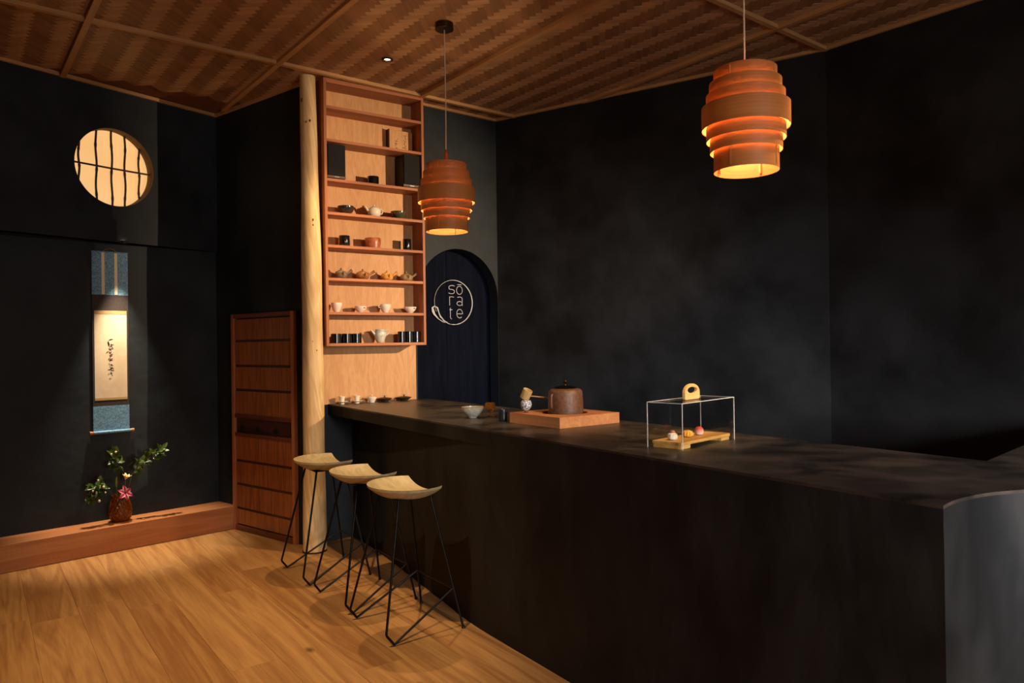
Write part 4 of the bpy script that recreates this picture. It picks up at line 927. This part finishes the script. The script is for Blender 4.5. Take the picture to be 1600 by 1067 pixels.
t = on_tray('flower_sweet', 'yellow sweet shaped like a chrysanthemum in the acrylic case', 0.205, 0.095)
MB().lathe([(0.010, 0), (0.021, 0.004), (0.0255, 0.013), (0.022, 0.024), (0.012, 0.030), (0.001, 0.029)], 64, fx=lambda q, a: (q[0]*(1+0.07*math.cos(12*a)), q[1]*(1+0.07*math.cos(12*a)), q[2])).build('body', plain('yellow_sweet', '#e2a83a', 0.55), t, smooth=True)
MB().sphere((0, 0, 0.030), 0.006, 12, 8, (1, 1, 0.6)).build('center', plain('orange_dot', '#c65a1e', 0.6), t, smooth=True)
t = on_tray('red_sweet', 'round white sweet with a red crown in the acrylic case', 0.300, 0.090)
rs, nt, N, L, b = newmat('red_to_white_sweet'); tc = N.new('ShaderNodeTexCoord'); sx = N.new('ShaderNodeSeparateXYZ'); L.new(tc.outputs['Object'], sx.inputs[0]); mr = N.new('ShaderNodeMapRange'); mr.inputs[1].default_value = 0.010; mr.inputs[2].default_value = 0.032; L.new(sx.outputs[2], mr.inputs[0])
cr = N.new('ShaderNodeValToRGB'); cr.color_ramp.elements[0].color = lin('#e0b8a0'); cr.color_ramp.elements[1].color = lin('#c23a22'); L.new(mr.outputs[0], cr.inputs[0]); L.new(cr.outputs[0], b.inputs['Base Color']); b.inputs['Roughness'].default_value = 0.55
MB().lathe([(0.010, 0), (0.018, 0.004), (0.0215, 0.016), (0.020, 0.028), (0.012, 0.037), (0.001, 0.040)], 32).build('body', rs, t, smooth=True)

# ------------------------------------------------------------------ doorway curtain with the sign
cur0 = W1 + WD*0.0 + WN*0.142
cur = thing('doorway_curtain', 'dark navy split curtain with a white ring emblem, hung in the arch', 'curtain', (cur0.x, cur0.y, 0), math.atan2(WD.y, WD.x))
navy = speckle('navy_linen', '#080b15', '#0d1220', 30, 0.95, spec=0.08, stretch=(1, 1, 0.1))
def drape(name, x0, x1, z0, z1, ph):
    vs, fs = [], []; nx, nz = 40, 12
    for i in range(nx+1):
        for j in range(nz+1):
            x = x0 + (x1-x0)*i/nx; z = z0 + (z1-z0)*j/nz; low = 1 - j/nz
            vs.append((x, 0.010 + (0.002 + 0.012*low*low)*(1+math.sin(x*26 + ph)) + 0.004*low*math.sin(x*61+ph), z))
    for i in range(nx):
        for j in range(nz): q = i*(nz+1)+j; fs.append((q, q+nz+1, q+nz+2, q+1))
    o = MB().add(vs, fs).build(name, navy, cur, smooth=True); md = o.modifiers.new('solid', 'SOLIDIFY'); md.thickness = 0.003; md.offset = 1; return o
SPL = 0.402
drape('curtain_panel', -0.02, SPL-0.002, 0.45, 2.50, 0.4); drape('curtain_panel', SPL+0.002, 0.90, 0.45, 2.50, 2.0)
MB().tube([(-0.06, 0.012, 2.51), (0.93, 0.012, 2.51)], 0.012, 12).build('curtain_rod', bam, cur, smooth=True)
LCX, LCZ = 0.472, 1.965
def lx(X): return LCX + (X-500)/335*0.206
def lz(Y): return LCZ + (535-Y)/395*0.204
def LPts(*pts): return [(lx(a), lz(b)) for a, b in pts]
def larc(cx, cy, rx, ry, a0, a1, n=16): return [(lx(cx + rx*math.cos(math.radians(a0+(a1-a0)*k/n))), lz(cy - ry*math.sin(math.radians(a0+(a1-a0)*k/n)))) for k in range(n+1)]
em = MB(); Wd = 0.0050; Y0, Y1 = -0.004, -0.0005
def stroke(p, **k): em.add(*ribbon(p, Wd, Y0, Y1, **k))
stroke(larc(475, 272, 58, 34, 40, 200, 12) + larc(447, 292, 30, 14, 215, 270, 4) + LPts((470, 309)) + larc(472, 346, 44, 37, 80, -90, 14) + LPts((445, 383), (410, 371)))      # s
stroke(larc(605, 318, 52, 72, 0, 352, 28), closed=True); stroke(LPts((568, 219), (642, 219)))                                                                    # o macron
stroke(LPts((427, 432), (427, 592))); stroke(LPts((427, 470)) + larc(466, 462, 38, 26, 160, 55, 8) + LPts((506, 441)))                                                # r
stroke(LPts((565, 446)) + larc(607, 468, 46, 32, 120, 0, 10) + LPts((653, 592))); stroke(larc(605, 552, 48, 36, 15, 345, 20), closed=True)                           # a
stroke(LPts((437, 632), (437, 795)) + larc(462, 795, 25, 33, 180, 275, 6)); stroke(LPts((420, 665), (474, 665)))                                                      # t
stroke(LPts((556, 736), (656, 736)) + larc(604, 732, 52, 77, 0, 312, 24))                                                                                             # e
n = 80; pts, wds = [], []
for k in range(n+1):                                                      # brushed ring, open at the lower left
    a = 205 - 333*k/n; pts += [(lx(500 + 337*math.cos(math.radians(a))), lz(535 - 392*math.sin(math.radians(a))))]
    f = k/n; wds.append(0.0026 + 0.0075*max(0, math.sin(math.pi*min(1, max(0, (f-0.25)/0.75))))**1.5 + (0.002*math.sin(k*1.7) if f > 0.8 else 0))
em.add(*ribbon(pts, 0, Y0, Y1, widths=wds))
em.add(*ribbon(LPts((165, 605), (128, 640), (140, 700), (160, 750), (230, 830), (310, 885), (390, 890)), 0, Y0, Y1, widths=[0.004, 0.020, 0.026, 0.018, 0.006, 0.005, 0.003]))
em.add(*ribbon(LPts((165, 605), (215, 640), (240, 730), (265, 790), (330, 860), (390, 893)), 0, Y0, Y1, widths=[0.004, 0.014, 0.009, 0.013, 0.005, 0.003]))
em.build('emblem', plain('white_print', '#b9b9b8', 0.7), cur)

# ------------------------------------------------------------------ pendant lamps
ven, nt, N, L, b = newmat('pine_veneer_shade')
tc = N.new('ShaderNodeTexCoord'); mp = N.new('ShaderNodeMapping'); mp.inputs['Scale'].default_value = (0.6, 0.6, 90); L.new(tc.outputs['Object'], mp.inputs[0]); nz = N.new('ShaderNodeTexNoise'); nz.inputs['Scale'].default_value = 5; nz.inputs['Detail'].default_value = 3; L.new(mp.outputs[0], nz.inputs[0])
cr = N.new('ShaderNodeValToRGB'); cr.color_ramp.elements[0].position = 0.3; cr.color_ramp.elements[1].position = 0.7; cr.color_ramp.elements[0].color = lin('#ba6f34'); cr.color_ramp.elements[1].color = lin('#c98549'); L.new(nz.outputs[0], cr.inputs[0]); L.new(cr.outputs[0], b.inputs['Base Color']); b.inputs['Roughness'].default_value = 0.5
trl = N.new('ShaderNodeBsdfTranslucent'); trl.inputs[0].default_value = lin('#f6cd98'); mxs = N.new('ShaderNodeMixShader'); mxs.inputs[0].default_value = 0.05
L.new(b.outputs[0], mxs.inputs[1]); L.new(trl.outputs[0], mxs.inputs[2]); L.new(mxs.outputs[0], N['Material Output'].inputs[0])
bulb_m = plain('lit_bulb', '#ffffff', 0.5, emit='#ffdcb0', es=14)
RINGS = [(0.133, 0.378, 0.440), (0.152, 0.326, 0.388), (0.166, 0.274, 0.336), (0.186, 0.186, 0.284), (0.167, 0.136, 0.194), (0.152, 0.086, 0.144), (0.137, 0.0, 0.094)]
pinm = wood('pale_pine_pin', '#b07038', '#dca468', 'z', 12, 10, 0.5, 0.5)
def pendant(label, x, y, z, stem, rot, energy):
    t = thing('pendant_lamp', label, 'lamp', (x, y, z), rot, 'barrel-shaped wood veneer pendants')
    for r, a, b_ in RINGS:
        MB().lathe([(r-0.0007, a), (r, a), (r, b_), (r-0.0014, b_), (r-0.0014, a)], 72, cap0=False, cap1=False).build('shade_ring', ven, t, smooth=True)
    for k in range(4):
        an = math.radians(20 + 90*k); c, s = math.cos(an), math.sin(an)
        def sl(zz):   # rib just inside the rings
            return 0.128 if zz > 0.38 or zz < 0.02 else 0.128
        MB().box(-0.0055, 0.0055, -0.004, 0.004, 0.012, 0.428).xf(Matrix.Translation((c*0.128, s*0.128, 0)) @ Matrix.Rotation(an, 4, 'Z')).build('rib', pinm, t)
        for r, a, b_ in (RINGS[0], RINGS[-1]):
            MB().box(0, 0.0035, -0.0035, 0.0035, a+0.012, b_-0.006).xf(Matrix.Rotation(an, 4, 'Z') @ Matrix.Translation((r-0.0005, 0, 0))).build('pin', pinm, t)
        for r, a, b_ in RINGS[1:-1]:
            MB().box(0.128, r-0.0015, -0.004, 0.004, (a+b_)/2-0.009, (a+b_)/2+0.009).xf(Matrix.Rotation(an, 4, 'Z')).build('spacer', pinm, t)
    zt = 0.40
    MB().tube([(-0.13, 0, zt), (0.13, 0, zt)], 0.006, 8).build('cross_bar', pinm, t, smooth=True)
    if stem: MB().lathe([(0.017, 0.385), (0.016, 0.44), (0.009, 0.530), (0.004, 0.535)], 20).build('stem', plain('cherry_stem', '#8a4420', 0.4), t, smooth=True)
    MB().lathe([(0.019, 0.27), (0.019, 0.36), (0.008, 0.385)], 20).build('socket', M['brass'], t, smooth=True)
    MB().sphere((0, 0, 0.225), 0.030, 20, 14).build('bulb', bulb_m, t, smooth=True)
    hz = CEIL - z
    MB().tube([(0, 0, 0.38), (0.004 if stem else 0, 0, hz*0.62), (0, 0, hz-0.02)], 0.0038, 8).build('cable', M['cable'], t, smooth=True)
    MB().lathe([(0.056, hz-0.042), (0.060, hz-0.040), (0.060, hz-0.001), (0.058, hz)], 40).build('ceiling_rose', M['brass'], t, smooth=True)
    lt = lamp('POINT', 'light_pendant', (x, y, z+0.225), energy, (1.0, 0.71, 0.41), shadow_soft_size=0.034)
    return t
pendant('wood veneer pendant lamp hanging in front of the display shelf', -0.413, 4.788, 2.312, True, 0.9, 62)
pendant('wood veneer pendant lamp hanging over the acrylic case', 1.030, 3.200, 2.312, False, 2.0, 66)

# ------------------------------------------------------------------ downlights and other fittings
def downlight(label, x, y, z, r=0.028, es=40):
    t = thing('downlight', label, 'light', (x, y, z), 0, 'recessed lights')
    MB().lathe([(r+0.014, 0.0), (r+0.014, -0.005), (r, -0.006), (r-0.004, 0.010), (r-0.004, 0.012)], 32, cap0=False, cap1=False).build('bezel', plain('bronze_bezel', '#2c2016', 0.4, 0.6), t, smooth=True)
    MB().lathe([(r-0.005, 0.004), (r-0.005, 0.008)], 28).build('lens', plain('lit_lens', '#ffffff', 0.5, emit='#ffdcae', es=es), t)
downlight('small bright recessed light in the woven ceiling', P_SPOT[0], P_SPOT[1], CEIL-0.006, es=14)
downlight('assumed recessed light in the ceiling above the stools, nearer the viewer', P_SPOT2[0], P_SPOT2[1], CEIL-0.006, es=14)
downlight('assumed recessed ceiling light over the bar end', P_BAR[0], P_BAR[1], CEIL-0.006, es=14)
for _p, _l in zip(P_BOUNCE, ('over the open floor near the viewer', 'behind the viewer', 'by the entrance wall')): downlight('unseen added ceiling light ' + _l, _p[0], _p[1], CEIL-0.006, es=14)  # fittings for the bounce lamps added out of view
downlight('tiny light under the wall edge above the scroll', P_ALC[0], P_ALC[1], SOFF-0.001, 0.022, es=10)
bs = thing('assumed_bracket_spot', 'assumed black bracket spotlight, unseen on the right wall', 'light', P_ARM, 0)
dv = (Vector((-1.00, 5.93, 2.0)) - Vector(P_ARM)).normalized(); wp = Vector((3.485, 3.84, 2.62)) - Vector(P_ARM)
Mx = dv.to_track_quat('Z', 'Y').to_matrix().to_4x4()
MB().lathe([(0.030, -0.16), (0.042, -0.15), (0.046, -0.02), (0.044, -0.02), (0.038, -0.14), (0.001, -0.145)], 28).xf(Mx).build('housing', M['black_metal'], bs, smooth=True)
MB().tube([tuple(-dv*0.10 + Vector((0, 0, 0.04))), (0.1, 0.0, 0.06), tuple(wp)], 0.009, 8).build('arm', M['black_metal'], bs, smooth=True)
fa = math.radians(159.3); fe = Vector((math.cos(fa), math.sin(fa), 0)) * 0.30; fo = Vector((-math.sin(fa), math.cos(fa), 0))  # unseen flap added to keep the spot's spill off the left wall
q0, q1 = fe, fe + fo*0.26
MB().add([(q.x + e*0.002*math.cos(fa), q.y + e*0.002*math.sin(fa), z) for e in (0, 1) for q in (q0, q1) for z in (-0.20, 0.20)], [(0,1,3,2), (4,6,7,5), (0,4,5,1), (2,3,7,6), (1,5,7,3), (0,2,6,4)]).build('spill_blocker', M['black_metal'], bs)
MB().tube([tuple(-dv*0.02 + fo*0.045), tuple(q0 + fo*0.10)], 0.004, 6).build('spill_blocker_hinge', M['black_metal'], bs)
MB().lathe([(0.04, -0.01), (0.04, 0.01)], 24).xf(Matrix.Translation(wp)).build('wall_mount', M['black_metal'], bs, smooth=True)
# assumed shop window behind the viewer, added to house the daylight fill
wd_ = (Q1 - K2).normalized(); wc = V2(3.915, -1.06)
wn = bpy.data.objects.new('window_assumed', None); COL.objects.link(wn); struct(wn, 'assumed shop window behind the viewer, added for daylight')
wn.location = (wc.x, wc.y, 0); wn.rotation_euler = (0, 0, math.atan2(wd_.y, wd_.x))
MB().box(-0.8, 0.8, -0.012, -0.004, 1.05, 2.45).build('pane', plain('assumed_daylit_pane', '#222222', 0.3, emit='#dfe8f2', es=0.4), wn)  # glowing pane of the assumed window
for bx in ((-0.85, -0.8, 1.0, 2.5), (0.8, 0.85, 1.0, 2.5), (-0.8, 0.8, 1.0, 1.05), (-0.8, 0.8, 2.45, 2.5), (-0.02, 0.02, 1.05, 2.45)):
    MB().box(bx[0], bx[1], -0.04, -0.002, bx[2], bx[3]).build('window_frame', M['black_metal'], wn)
